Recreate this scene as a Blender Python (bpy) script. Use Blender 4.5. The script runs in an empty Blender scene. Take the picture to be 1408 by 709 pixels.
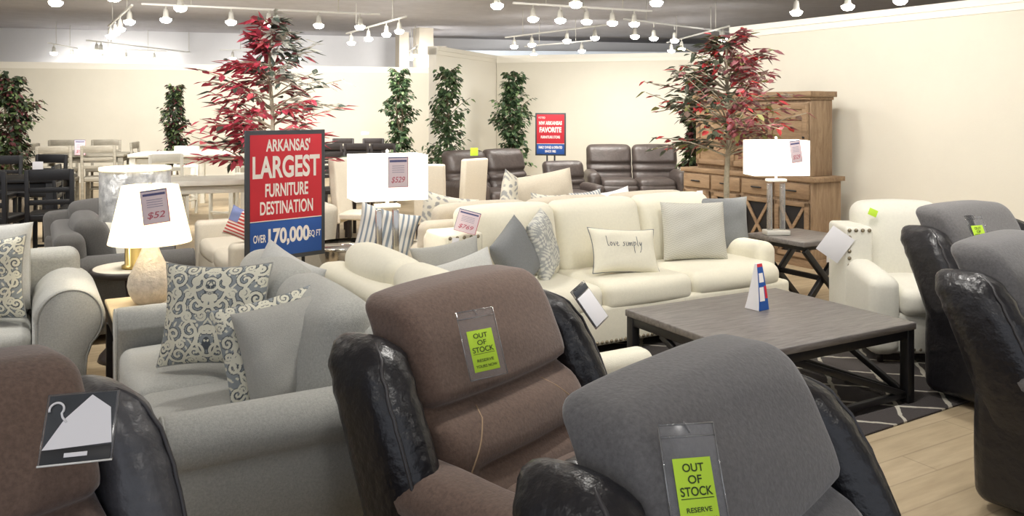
import bpy, math, random
from math import sin, cos, pi, radians, sqrt, atan2, exp
from mathutils import Vector, Matrix

# ------------------------------------------------------------------ basics
S = bpy.context.scene
COL = S.collection
IW, IH, F, CX, HY, EYE = 1408, 709, 1150.0, 704.0, 150.0, 1.65

def at(u, v, D):                      # world point seen at pixel (u,v) at distance D
    return Vector(((u - CX) / F * D, D, EYE - (v - HY) / F * D))
def ath(u, v, h):                     # world point seen at pixel (u,v) at height h
    D = F * (EYE - h) / (v - HY)
    return Vector(((u - CX) / F * D, D, h))
TH = radians(30)
O0 = Vector((-1.56, 3.52, 0)); E1 = Vector((cos(TH), sin(TH), 0)); E2 = Vector((-sin(TH), cos(TH), 0))
def G(a, b, z=0.0):                   # showroom grid, turned 30 degrees
    return O0 + E1 * a + E2 * b + Vector((0, 0, z))

def lin(c):
    return tuple(((x / 255) / 12.92 if x / 255 <= 0.04045 else ((x / 255 + 0.055) / 1.055) ** 2.4) for x in c)

# ------------------------------------------------------------------ materials
def new_mat(name):
    m = bpy.data.materials.new(name); m.use_nodes = True
    nt = m.node_tree; b = nt.nodes['Principled BSDF']
    return m, nt, b
def N(nt, t, **kw):
    n = nt.nodes.new(t)
    for k, v in kw.items():
        if k in n.inputs.keys(): n.inputs[k].default_value = v
        else: setattr(n, k, v)
    return n
def mat(name, col, rough=0.6, metal=0.0, var=0.0, vscale=20, bump=0.0, bscale=200, sheen=0.0, coat=0.0, spec=0.5,
        emis=None, estr=0.0, stretch=None, col2=None, subs=None):
    m, nt, b = new_mat(name); L = nt.links
    c = lin(col)
    b.inputs['Base Color'].default_value = (*c, 1)
    b.inputs['Roughness'].default_value = rough
    b.inputs['Metallic'].default_value = metal
    b.inputs['Specular IOR Level'].default_value = spec
    b.inputs['Sheen Weight'].default_value = sheen
    b.inputs['Coat Weight'].default_value = coat
    tc = N(nt, 'ShaderNodeTexCoord'); mp = N(nt, 'ShaderNodeMapping')
    if stretch: mp.inputs['Scale'].default_value = stretch
    L.new(tc.outputs['Object'], mp.inputs[0])
    if var > 0 or col2:
        no = N(nt, 'ShaderNodeTexNoise', Scale=vscale, Detail=5.0, Roughness=0.65)
        L.new(mp.outputs[0], no.inputs['Vector'])
        r = N(nt, 'ShaderNodeValToRGB')
        r.color_ramp.elements[0].position = 0.32; r.color_ramp.elements[1].position = 0.68
        lo = lin(col2) if col2 else tuple(x * (1 - var) for x in c)
        hi = c if col2 else tuple(min(1, x * (1 + var)) for x in c)
        r.color_ramp.elements[0].color = (*lo, 1); r.color_ramp.elements[1].color = (*hi, 1)
        L.new(no.outputs['Fac'], r.inputs[0]); L.new(r.outputs[0], b.inputs['Base Color'])
    if bump > 0:
        nb = N(nt, 'ShaderNodeTexNoise', Scale=bscale, Detail=3.0)
        L.new(mp.outputs[0], nb.inputs['Vector'])
        bu = N(nt, 'ShaderNodeBump', Strength=bump, Distance=0.01)
        L.new(nb.outputs['Fac'], bu.inputs['Height']); L.new(bu.outputs[0], b.inputs['Normal'])
    if emis:
        b.inputs['Emission Color'].default_value = (*lin(emis), 1); b.inputs['Emission Strength'].default_value = estr
    return m
def attr_mat(name, rough=0.8, bump=0.3, bscale=300, spec=0.3, trans=0.0, metal=0.0):
    m, nt, b = new_mat(name)
    a = N(nt, 'ShaderNodeVertexColor', layer_name='col')
    nt.links.new(a.outputs[0], b.inputs['Base Color'])
    b.inputs['Roughness'].default_value = rough; b.inputs['Specular IOR Level'].default_value = spec
    b.inputs['Metallic'].default_value = metal
    if trans:
        tr = N(nt, 'ShaderNodeBsdfTranslucent'); mx = N(nt, 'ShaderNodeMixShader'); mx.inputs[0].default_value = trans
        nt.links.new(a.outputs[0], tr.inputs[0]); nt.links.new(b.outputs[0], mx.inputs[1]); nt.links.new(tr.outputs[0], mx.inputs[2])
        nt.links.new(mx.outputs[0], nt.nodes['Material Output'].inputs['Surface'])
    if bump:
        tc = N(nt, 'ShaderNodeTexCoord'); nb = N(nt, 'ShaderNodeTexNoise', Scale=bscale)
        nt.links.new(tc.outputs['Object'], nb.inputs['Vector'])
        bu = N(nt, 'ShaderNodeBump', Strength=bump, Distance=0.01)
        nt.links.new(nb.outputs['Fac'], bu.inputs['Height']); nt.links.new(bu.outputs[0], b.inputs['Normal'])
    return m
def clear_mat(name, tint=(235, 240, 245), gl=0.12, rough=0.05, milk=0.0):
    m = bpy.data.materials.new(name); m.use_nodes = True; nt = m.node_tree; nt.nodes.clear()
    t = N(nt, 'ShaderNodeBsdfTransparent'); t.inputs[0].default_value = (*lin(tint), 1)
    df = N(nt, 'ShaderNodeBsdfDiffuse'); df.inputs[0].default_value = (.8, .8, .82, 1)
    m0 = N(nt, 'ShaderNodeMixShader'); m0.inputs[0].default_value = milk
    g = N(nt, 'ShaderNodeBsdfGlossy'); g.inputs['Roughness'].default_value = rough
    lw = N(nt, 'ShaderNodeLayerWeight', Blend=0.25); ad = N(nt, 'ShaderNodeMath', operation='ADD'); ad.inputs[1].default_value = gl
    mx = N(nt, 'ShaderNodeMixShader'); o = N(nt, 'ShaderNodeOutputMaterial'); L = nt.links
    L.new(t.outputs[0], m0.inputs[1]); L.new(df.outputs[0], m0.inputs[2])
    L.new(lw.outputs['Fresnel'], ad.inputs[0]); L.new(ad.outputs[0], mx.inputs[0])
    L.new(m0.outputs[0], mx.inputs[1]); L.new(g.outputs[0], mx.inputs[2]); L.new(mx.outputs[0], o.inputs[0])
    return m
def wood_mat(name, c1, c2, axis_scale=(1, 1, 1), rough=0.6, scale=6):
    m, nt, b = new_mat(name); L = nt.links
    tc = N(nt, 'ShaderNodeTexCoord'); mp = N(nt, 'ShaderNodeMapping'); mp.inputs['Scale'].default_value = axis_scale
    L.new(tc.outputs['Object'], mp.inputs[0])
    no = N(nt, 'ShaderNodeTexNoise', Scale=scale, Detail=8.0, Roughness=0.7, Distortion=0.4); L.new(mp.outputs[0], no.inputs['Vector'])
    r = N(nt, 'ShaderNodeValToRGB'); r.color_ramp.elements[0].position = 0.35; r.color_ramp.elements[1].position = 0.66
    r.color_ramp.elements[0].color = (*lin(c1), 1); r.color_ramp.elements[1].color = (*lin(c2), 1)
    L.new(no.outputs['Fac'], r.inputs[0]); L.new(r.outputs[0], b.inputs['Base Color'])
    bu = N(nt, 'ShaderNodeBump', Strength=0.25, Distance=0.01); L.new(no.outputs['Fac'], bu.inputs['Height']); L.new(bu.outputs[0], b.inputs['Normal'])
    b.inputs['Roughness'].default_value = rough
    return m

M = {}
M['wall'] = mat('wall_paint', (220, 215, 200), 0.9, var=0.02, vscale=2, bump=0.08, bscale=60)
M['wall_cool'] = mat('wall_cool_paint', (212, 222, 234), 0.9, var=0.03, vscale=1)
M['wall_far'] = mat('wall_far_paint', (206, 206, 208), 0.9, var=0.03, vscale=1)
M['ceiling'] = mat('ceiling_paint', (188, 187, 192), 0.95, var=0.07, vscale=3)
M['trim'] = mat('cornice_paint', (238, 234, 222), 0.7)
M['cream'] = mat('cream_fabric', (232, 227, 208), 0.95, var=0.03, vscale=60, bump=0.25, bscale=260, sheen=0.2)
M['white_fab'] = mat('white_fabric', (228, 225, 212), 0.95, var=0.03, vscale=60, bump=0.2, bscale=260, sheen=0.2)
M['grey_fab'] = mat('heather_grey_fabric', (176, 176, 170), 0.95, var=0.14, vscale=120, bump=0.3, bscale=300, sheen=0.2)
M['grey_fab2'] = mat('pale_grey_fabric', (198, 198, 194), 0.95, var=0.08, vscale=120, bump=0.3, bscale=300, sheen=0.2)
M['beige'] = mat('beige_fabric', (202, 192, 174), 0.95, var=0.05, vscale=80, bump=0.25, bscale=300, sheen=0.2)
M['linen'] = mat('linen_fabric', (196, 188, 172), 0.95, var=0.05, vscale=80, bump=0.25, bscale=300)
M['charcoal_fab'] = mat('charcoal_tweed', (88, 86, 84), 0.95, var=0.2, vscale=150, bump=0.3, bscale=300, sheen=0.2)
M['pil_dark'] = mat('slate_linen', (128, 130, 131), 0.95, var=0.12, vscale=150, bump=0.3, bscale=350)
M['pil_grey'] = mat('taupe_grey_linen', (170, 169, 163), 0.95, var=0.08, vscale=150, bump=0.3, bscale=350)
M['suede'] = mat('brown_suede', (106, 86, 75), 0.95, var=0.22, vscale=90, bump=0.15, bscale=120, sheen=0.35)
M['grey_suede'] = mat('charcoal_suede', (101, 99, 99), 0.95, var=0.2, vscale=90, bump=0.15, bscale=120, sheen=0.35)
M['leather'] = mat('black_leather', (25, 24, 28), 0.34, var=0.25, vscale=14, bump=0.55, bscale=28, spec=0.6)
M['leather_g'] = mat('charcoal_leather', (72, 72, 76), 0.38, var=0.2, vscale=14, bump=0.5, bscale=28, spec=0.55)
M['brown_leather'] = mat('brown_leather', (76, 67, 63), 0.42, var=0.2, vscale=10, bump=0.5, bscale=25, spec=0.5)
M['thread'] = mat('tan_thread', (165, 140, 112), 0.8)
M['pipe_dark'] = mat('leather_piping', (62, 60, 62), 0.4)
M['espresso'] = wood_mat('espresso_sheen_wood', (98, 93, 91), (132, 127, 123), (1, 8, 8), 0.42, 5)  # lightened so the tabletops carry a glossy reflection in their colour
M['darkwood'] = mat('dark_wood', (44, 36, 34), 0.5, var=0.25, vscale=12)
M['blackwood'] = mat('black_wood', (20, 19, 22), 0.45, var=0.2, vscale=12)
M['hutchwood'] = wood_mat('rustic_wood', (124, 100, 76), (160, 136, 108), (6, 6, 1), 0.65, 3)
M['hutchtop'] = wood_mat('rustic_wood_rails', (122, 98, 74), (158, 132, 102), (1, 6, 6), 0.65, 3)
M['taupewood'] = wood_mat('taupe_wood', (120, 114, 100), (150, 144, 130), (1, 6, 6), 0.6, 4)
M['whitewood'] = mat('whitewashed_wood', (222, 219, 206), 0.6, var=0.05, vscale=10)
M['toplit'] = mat('lamplit_tan_top', (196, 176, 138), 0.4, var=0.1, vscale=8)  # yellow lamplight on the dark table's top, painted into the colour
M['shade'] = mat('lamp_shade_linen', (250, 240, 215), 0.9, emis=(255, 234, 188), estr=1.15, bump=0.2, bscale=200)
M['shade_w'] = mat('lamp_shade_white', (250, 245, 235), 0.9, emis=(255, 246, 230), estr=.95, bump=0.2, bscale=200)
M['bulb'] = mat('lit_bulb', (255, 255, 250), 0.5, emis=(255, 250, 240), estr=30.0)
M['ceramic'] = mat('crackle_ceramic', (190, 182, 172), 0.35, var=0.2, vscale=30, bump=0.4, bscale=70, coat=0.3)
M['mercury'] = mat('mercury_glass', (214, 214, 212), 0.3, metal=0.35, col2=(140, 141, 144), vscale=16, bump=0.4, bscale=25)
M['gold'] = mat('brass_metal', (208, 180, 112), 0.28, metal=1.0)
M['chrome'] = mat('chrome_metal', (205, 200, 192), 0.18, metal=1.0, bump=0.1, bscale=20)
M['white'] = mat('white_metal', (235, 235, 230), 0.5)
M['offwhite'] = mat('offwhite_metal', (200, 198, 190), 0.5)
M['acrylic'] = clear_mat('acrylic', (235, 236, 234), 0.10, .05, .18)
M['sleeve'] = clear_mat('plastic_sleeve', (250, 250, 250), 0.0, 0.15, .08)
M['black'] = mat('black_paint', (30, 31, 34), 0.5)
M['darkgrey'] = mat('sign_frame_grey', (62, 66, 72), 0.5)
M['red'] = mat('sign_red', (204, 44, 58), 0.7)
M['blue'] = mat('sign_blue', (36, 84, 160), 0.7)
M['sigw'] = mat('sign_white', (244, 238, 232), 0.7)
M['lime'] = mat('lime_paper', (190, 226, 64), 0.8)
M['ink'] = mat('dark_ink', (52, 68, 34), 0.8)
M['paper'] = mat('white_paper', (232, 230, 232), 0.8)
M['paper_p'] = mat('tag_paper', (226, 208, 212), 0.8)
M['inkblue'] = mat('ink_blue', (92, 92, 132), 0.8)
M['inkred'] = mat('ink_red', (190, 104, 116), 0.8)
M['nail'] = mat('nailhead_bronze', (128, 118, 98), 0.4, metal=0.6)
M['bark'] = mat('pale_bark', (168, 160, 140), 0.9, var=0.2, vscale=20, bump=0.5, bscale=40)
M['barkdark'] = mat('ficus_bark', (104, 92, 74), 0.9, var=0.2, vscale=20, bump=0.5, bscale=40)
M['pot'] = mat('planter_taupe', (120, 110, 96), 0.8, var=0.15, vscale=20)
M['leaf'] = attr_mat('leaf_colour', 0.5, 0.0, spec=0.5, trans=.4)
M['pattern'] = attr_mat('woven_pattern', 0.9, 0.35, 300)
M['column'] = mat('column_paint', (176, 168, 154), 0.8)
M['beam'] = mat('beam_paint', (176, 166, 156), 0.9)

def floor_mat():
    m, nt, b = new_mat('floor_planks'); L = nt.links
    tc = N(nt, 'ShaderNodeTexCoord'); mp = N(nt, 'ShaderNodeMapping'); mp.inputs['Rotation'].default_value = (0, 0, -TH)
    L.new(tc.outputs['Object'], mp.inputs[0])
    br = N(nt, 'ShaderNodeTexBrick', Scale=1.0); br.inputs['Brick Width'].default_value = 1.2; br.inputs['Row Height'].default_value = 0.18
    br.inputs['Mortar Size'].default_value = 0.004
    br.inputs['Color1'].default_value = (*lin((190, 172, 142)), 1); br.inputs['Color2'].default_value = (*lin((180, 162, 132)), 1)
    br.inputs['Mortar'].default_value = (*lin((164, 147, 120)), 1)
    L.new(mp.outputs[0], br.inputs['Vector'])
    mp2 = N(nt, 'ShaderNodeMapping'); mp2.inputs['Scale'].default_value = (1.5, 9, 1); L.new(mp.outputs[0], mp2.inputs[0])
    no = N(nt, 'ShaderNodeTexNoise', Scale=2.2, Detail=6.0); L.new(mp2.outputs[0], no.inputs['Vector'])
    mx = N(nt, 'ShaderNodeMix', data_type='RGBA', blend_type='MULTIPLY'); mx.inputs[0].default_value = 0.55
    r = N(nt, 'ShaderNodeValToRGB'); r.color_ramp.elements[0].color = (0.6, 0.55, 0.5, 1); r.color_ramp.elements[0].position = 0.3; r.color_ramp.elements[1].position = 0.65
    L.new(no.outputs['Fac'], r.inputs[0]); L.new(br.outputs[0], mx.inputs[6]); L.new(r.outputs[0], mx.inputs[7])
    L.new(mx.outputs[2], b.inputs['Base Color']); b.inputs['Roughness'].default_value = 0.45
    return m
M['floor'] = floor_mat()

# ------------------------------------------------------------------ mesh builder
class MB:
    def __init__(s): s.v = []; s.f = []; s.c = None
    def add(s, vs, fs):
        o = len(s.v); s.v += [tuple(p) for p in vs]; s.f += [tuple(i + o for i in f) for f in fs]; return s
    def build(s, name, m, parent=None, smooth=True, cols=None):
        me = bpy.data.meshes.new(name); me.from_pydata(s.v, [], s.f); me.update()
        if smooth:
            for p in me.polygons: p.use_smooth = True
        me.materials.append(M[m] if isinstance(m, str) else m)
        if cols:
            a = me.color_attributes.new('col', 'FLOAT_COLOR', 'POINT')
            flat = []
            for c in cols: flat += [c[0], c[1], c[2], 1.0]
            a.data.foreach_set('color', flat)
        o = bpy.data.objects.new(name, me); COL.objects.link(o)
        if smooth == 'auto':
            pass
        if parent is not None: o.parent = parent
        return o
    def xf(s, mtx):
        s.v = [tuple(mtx @ Vector(p)) for p in s.v]; return s

def axis_samples(h, r, n, m=3):
    core = h - r; out = []
    for k in range(m, 0, -1): out.append(-core - r * math.tan(k / m * pi / 4))
    for i in range(n + 1): out.append(-core + 2 * core * i / n)
    for k in range(1, m + 1): out.append(core + r * math.tan(k / m * pi / 4))
    return out
def softbox(mb, c, size, r=0.02, puff=(0, 0, 0), n=(1, 1, 1), m=3, fn=None):
    hx, hy, hz = size[0] / 2, size[1] / 2, size[2] / 2
    r = min(r, hx * .98, hy * .98, hz * .98)
    H = (hx, hy, hz); A = [axis_samples(H[i], r, n[i], m) for i in range(3)]
    idx = {}; vs = []; fs = []
    def put(p):
        k = (round(p[0], 6), round(p[1], 6), round(p[2], 6))
        if k in idx: return idx[k]
        q = Vector(p); cc = Vector([max(-(H[i] - r), min(H[i] - r, q[i])) for i in range(3)])
        d = q - cc
        if d.length > 1e-9: d = d.normalized() * r
        w = cc + d; a = [w[i] / H[i] for i in range(3)]
        g = [max(0, 1 - a[i] ** 2) for i in range(3)]
        x = w.x + puff[0] * a[0] * g[1] * g[2]; y = w.y + puff[1] * a[1] * g[0] * g[2]; z = w.z + puff[2] * a[2] * g[0] * g[1]
        x += c[0]; y += c[1]; z += c[2]
        if fn: x, y, z = fn(x, y, z)
        idx[k] = len(vs); vs.append((x, y, z)); return idx[k]
    for ax in range(3):
        b, cx = (ax + 1) % 3, (ax + 2) % 3
        for sg in (-1, 1):
            for i in range(len(A[b]) - 1):
                for j in range(len(A[cx]) - 1):
                    q = []
                    for (bi, ci) in ((i, j), (i + 1, j), (i + 1, j + 1), (i, j + 1)):
                        p = [0, 0, 0]; p[ax] = sg * H[ax]; p[b] = A[b][bi]; p[cx] = A[cx][ci]; q.append(put(p))
                    fs.append(q if sg > 0 else q[::-1])
    return mb.add(vs, fs)
def box(mb, c, size, rot=0.0, bev=0.004):
    hx, hy, hz = size[0] / 2, size[1] / 2, size[2] / 2
    tmp = MB(); softbox(tmp, (0, 0, 0), size, min(bev, min(hx, hy, hz) * 0.9), m=1)
    R = Matrix.Translation(Vector(c)) @ Matrix.Rotation(rot, 4, 'Z'); tmp.xf(R)
    return mb.add(tmp.v, tmp.f)
def beam(mb, p0, p1, w, d=None, up=(0, 0, 1)):
    p0 = Vector(p0); p1 = Vector(p1); d = d or w; t = (p1 - p0); L = t.length; t.normalize()
    u = Vector(up)
    if abs(t.dot(u)) > .98: u = Vector((0, 1, 0))
    s = t.cross(u).normalized(); n = s.cross(t)
    tmp = MB(); softbox(tmp, (0, 0, 0), (w, d, L), min(w, d) * .12, m=1)
    R = Matrix((s, n, t)).transposed().to_4x4(); R.translation = (p0 + p1) / 2
    tmp.xf(R); return mb.add(tmp.v, tmp.f)
def tube(mb, pts, r, n=8, caps=True):
    pts = [Vector(p) for p in pts]; vs = []; fs = []
    R = r if callable(r) else (lambda t: r)
    up = Vector((0, 0, 1)); prev = None
    for i, p in enumerate(pts):
        t = (pts[min(i + 1, len(pts) - 1)] - pts[max(i - 1, 0)]).normalized()
        if prev is None:
            a = up if abs(t.dot(up)) < .9 else Vector((1, 0, 0)); s = t.cross(a).normalized()
        else: s = (prev - t * prev.dot(t)).normalized()
        prev = s; b = t.cross(s); rr = R(i / (len(pts) - 1))
        for k in range(n):
            a = 2 * pi * k / n; vs.append(p + s * cos(a) * rr + b * sin(a) * rr)
    for i in range(len(pts) - 1):
        for k in range(n):
            fs.append((i * n + k, i * n + (k + 1) % n, (i + 1) * n + (k + 1) % n, (i + 1) * n + k))
    if caps: fs.append(tuple(range(n))[::-1]); fs.append(tuple((len(pts) - 1) * n + k for k in range(n)))
    return mb.add(vs, fs)
def lathe(mb, prof, n=32, c=(0, 0, 0), sx=1, sy=1):
    vs = []; fs = []
    for (r, z) in prof:
        for k in range(n):
            a = 2 * pi * k / n; vs.append((c[0] + r * cos(a) * sx, c[1] + r * sin(a) * sy, c[2] + z))
    for i in range(len(prof) - 1):
        for k in range(n): fs.append((i * n + k, i * n + (k + 1) % n, (i + 1) * n + (k + 1) % n, (i + 1) * n + k))
    return mb.add(vs, fs)
def loft(mb, rings, caps=True):
    n = len(rings[0]); vs = [p for r in rings for p in r]; fs = []
    for i in range(len(rings) - 1):
        for k in range(n): fs.append((i * n + k, i * n + (k + 1) % n, (i + 1) * n + (k + 1) % n, (i + 1) * n + k))
    if caps: fs.append(tuple(range(n))[::-1]); fs.append(tuple((len(rings) - 1) * n + k for k in range(n)))
    return mb.add(vs, fs)

def empty(name, loc, rz, label, cat, group=None):
    o = bpy.data.objects.new(name, None); COL.objects.link(o); o.empty_display_size = 0.1
    o.location = loc; o.rotation_euler = (0, 0, rz)
    o['label'] = label; o['category'] = cat
    if group: o['group'] = group
    return o
def tag(o, label, cat, group=None, kind=None):
    if label: o['label'] = label; o['category'] = cat
    if group: o['group'] = group
    if kind: o['kind'] = kind
    return o
def kids(o): return [c for c in bpy.data.objects if c.parent == o]
def copy_tree(o, loc=None, rz=None, label=None):
    c = o.copy(); COL.objects.link(c)
    if loc is not None: c.location = loc
    if rz is not None: c.rotation_euler = (0, 0, rz)
    if label: c['label'] = label
    for ch in kids(o):
        d = copy_tree(ch); d.parent = c
    return c
def W(o):                             # world matrix of a top-level empty
    return Matrix.LocRotScale(o.location, o.rotation_euler, o.scale)

# text fitted into w x h, lying in the local XZ plane, facing -y
def text_mb(s, w, h, c=(0, 0, 0), bold=0.0, shear=0.0, mb=None):
    cu = bpy.data.curves.new('lettering', 'FONT'); cu.body = s; cu.offset = bold; cu.shear = shear
    ob = bpy.data.objects.new('lettering', cu); COL.objects.link(ob)
    bpy.context.view_layer.update()
    me = bpy.data.meshes.new_from_object(ob.evaluated_get(bpy.context.evaluated_depsgraph_get()))
    xs = [v.co.x for v in me.vertices]; ys = [v.co.y for v in me.vertices]
    x0, x1, y0, y1 = min(xs), max(xs), min(ys), max(ys)
    mb = mb or MB()
    vs = [(c[0] + ((v.co.x - x0) / (x1 - x0) - .5) * w, c[1], c[2] + ((v.co.y - y0) / (y1 - y0) - .5) * h) for v in me.vertices]
    mb.add(vs, [tuple(p.vertices) for p in me.polygons])
    bpy.data.objects.remove(ob); bpy.data.curves.remove(cu); bpy.data.meshes.remove(me)
    return mb

# ------------------------------------------------------------------ room
def slab(name, pts, z0, z1, m, label=None):
    mb = MB(); n = len(pts)
    mb.add([(p[0], p[1], z0) for p in pts] + [(p[0], p[1], z1) for p in pts],
           [tuple(range(n))[::-1], tuple(range(n, 2 * n))] + [(i, (i + 1) % n, (i + 1) % n + n, i + n) for i in range(n)])
    o = mb.build(name, m, smooth=False); o['kind'] = 'structure'
    return o
def wall(name, p, q, z0, z1, m, t=0.14, cap=True):
    p = Vector((p[0], p[1], 0)); q = Vector((q[0], q[1], 0)); d = (q - p).normalized(); nrm = Vector((-d.y, d.x, 0))
    if nrm.dot(p) < 0: nrm = -nrm      # thickness away from the camera
    pts = [p, q, q + nrm * t, p + nrm * t]
    o = slab(name, pts, z0, z1, m)
    if cap:
        mb = MB(); f = -nrm * 0.03
        for (za, zb, k) in ((z1 - 0.05, z1 + 0.02, 1.0), (z1 - 0.12, z1 - 0.05, 0.45)):
            a = [p + f * k, q + f * k, q + nrm * (t + .02), p + nrm * (t + .02)]
            mb.add([(x.x, x.y, za) for x in a] + [(x.x, x.y, zb) for x in a], [(3, 2, 1, 0), (4, 5, 6, 7), (0, 1, 5, 4), (1, 2, 6, 5), (2, 3, 7, 6), (3, 0, 4, 7)])
        c = mb.build('cornice', 'trim', smooth=False); c.parent = o
        mb = MB(); a = [p + f * .5, q + f * .5, q, p]
        mb.add([(x.x, x.y, 0) for x in a] + [(x.x, x.y, .11) for x in a], [(3, 2, 1, 0), (4, 5, 6, 7), (0, 1, 5, 4), (1, 2, 6, 5), (2, 3, 7, 6), (3, 0, 4, 7)])
        c = mb.build('baseboard', 'trim', smooth=False); c.parent = o
    return o
WH = 2.67; CH = 3.85
slab('floor', [(-18, -3), (14, -3), (14, 31), (-18, 31)], -0.1, 0.0, 'floor')
slab('ceiling', [(-18, -3), (14, -3), (14, 31), (-18, 31)], CH, CH + 0.1, 'ceiling')
rw0 = Vector((2.79, 10.66)); rwd = Vector((0.51, -0.86)).normalized()
wall('wall_right', rw0, rw0 + rwd * 11.0, 0, WH, 'wall')
wall('wall_back', at(683, 0, 16.3).xy, at(1120, 0, 14.8).xy, 0, WH, 'wall')
wall('wall_partition', at(600, 0, 13.8).xy, at(685, 0, 16.4).xy, 0, WH, 'trim')
wall('wall_left', at(-130, 0, 17.8).xy, at(640, 0, 21.2).xy, 0, WH, 'wall')
wall('wall_far', (-17.9, 21.4), (13.9, 30.6), 0, CH, 'wall_far', cap=False)
wall('wall_side', (-17.8, -2.9), (-17.8, 21.4), 0, CH, 'wall', cap=False)
wall('wall_end', (13.8, -2.9), (13.8, 30.6), 0, CH, 'wall_cool', cap=False)
# bluish upper wall seen over the back partition, and a soffit block
wall('wall_upper', at(640, 0, 25.2).xy, at(1060, 0, 26.2).xy, 0, 3.42, 'wall_cool', cap=False)
for i, (u, D, w) in enumerate(((582, 22.8, .42), (553, 24.0, .30))):
    mb = MB(); p = at(u, 0, D); box(mb, (p.x, p.y, CH / 2), (w, w, CH), TH)
    o = mb.build('column', 'column', smooth=False); o['kind'] = 'structure'
mb = MB(); p = at(593, 0, 24.4); box(mb, (p.x, p.y, 3.1), (.9, .3, .75)); box(mb, (p.x, p.y, 1.36), (.3, .3, 2.72))
o = mb.build('beam', 'beam', smooth=False); o['kind'] = 'structure'

# ------------------------------------------------------------------ track lights
LIGHTS = []; WASH = .34
HEADZ = 3.05; RAILZ = 3.28
def track(pix, label, ext=0.35, pts=None, aim=(0, 0, -1), e=1.0, rz=RAILZ):
    P = pts if pts else [Vector(((u - CX) / F * (F * (HEADZ - EYE) / (HY - v)), F * (HEADZ - EYE) / (HY - v), 0)) for (u, v) in pix]
    a, b = P[0], P[-1]; d = (b - a); L = d.length; d.normalize()
    t = empty('track_light', (a.x, a.y, 0), 0, label, 'track light', 'ceiling track lights')
    mb = MB(); beam(mb, (d * -ext) + Vector((0, 0, rz)), d * (L + ext) + Vector((0, 0, rz)), .035, .03); mb.build('rail', 'white', t)
    for k in (0.12, 0.88):
        mb = MB(); q = d * (L * k); tube(mb, [q + Vector((0, 0, rz)), q + Vector((0, 0, CH))], .008, 6); mb.build('hanger_rod', 'offwhite', t)
    for p in P:
        s = max(0, min(L, (p - a).dot(d))); q = d * s
        mb = MB(); tube(mb, [q + Vector((0, 0, rz)), q + Vector((0, 0, rz - .09))], .012, 6)
        lathe(mb, [(.001, .17), (.03, .165), (.038, .12), (.045, .05), (.092, .0), (.088, .0), (.05, .04)], 14, q + Vector((0, 0, HEADZ - .0)))
        h = mb.build('spotlight_head', 'offwhite', t)
        mb = MB(); lathe(mb, [(.001, -.055), (.05, -.048), (.082, -.018), (.088, .012)], 14, q + Vector((0, 0, HEADZ)))  # lens oversized to imitate glare around the bulb
        mb.build('lamp_lens', 'bulb', h)
        LIGHTS.append((Vector((a.x + q.x, a.y + q.y, HEADZ - .08)), Vector(aim), e))
track([(228, 27), (318, 30), (370, 32), (438, 35), (495, 37)], 'long white track rail with five lit spotlights above the tall red tree', aim=(0, 1, -.55), e=1.6)
track([(152, 50), (158, 45), (169, 40), (178, 30)], 'short white track with four bunched spotlights left of the long rail', aim=(0, 1, -.55), e=1.6)
track([(74, 73), (99, 77)], 'leftmost white track with two spotlights near left wall top', aim=(0, 1, -.55), e=1.6)
track([(133, 70), (176, 70), (238, 69), (274, 84)], 'white track with four far spotlights over the left back wall', aim=(.2, 1, -.2), e=.5)
track([(140, 79), (173, 80), (212, 81)], 'farthest white track with three dim spotlights low over left back wall', aim=(.2, 1, -.1), e=.5)
track([(320, 80), (358, 72), (410, 80)], 'white track with three spotlights glinting through the tall red tree', aim=(.1, 1, -.1), e=.5)
track([(483, 59), (500, 53), (525, 47), (549, 43)], 'slanting white track with four spotlights left of the grey column', aim=(0, 1, -.55), e=1.6)
track([(565, 80), (572, 76)], 'pair of spotlights on a short track beside the grey column', aim=(.3, 1, 0), e=2.5)
track([(733, 26), (765, 29), (800, 31), (839, 32), (872, 33)], 'long white track with five bright spotlights above the back partition', aim=(0, .6, -1.6), e=.32)
track([(707, 64), (743, 62), (777, 56), (818, 52)], 'slanting white track with four spotlights low over the back wall corner', aim=(.2, 1, -.1), e=.6)
track([(873, 50), (908, 52), (951, 54), (990, 62)], 'white track with four spotlights leading to the right wall end', aim=(.2, 1, -.3), e=.6, rz=RAILZ + .08)
track([(923, 70), (957, 67), (994, 54)], 'far white track with three spotlights above the small red tree', aim=(.2, 1, 0), e=.6)
track([(1095, 17), (1165, 9), (1238, 1)], 'white track with three spotlights peeking over the right wall', aim=(.2, 1, -.2), e=1.5)
track([(734, 75), (800, 70)], 'farthest white track with two spotlights near the partition corner', aim=(.1, 1, .1), e=1.4)
track(None, 'white track with two spotlights at the very top left edge', aim=(-.2, .8, -1), e=1.3, pts=[Vector((-6.0, 11.0, 0)), Vector((-4.6, 11.6, 0))])
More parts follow.
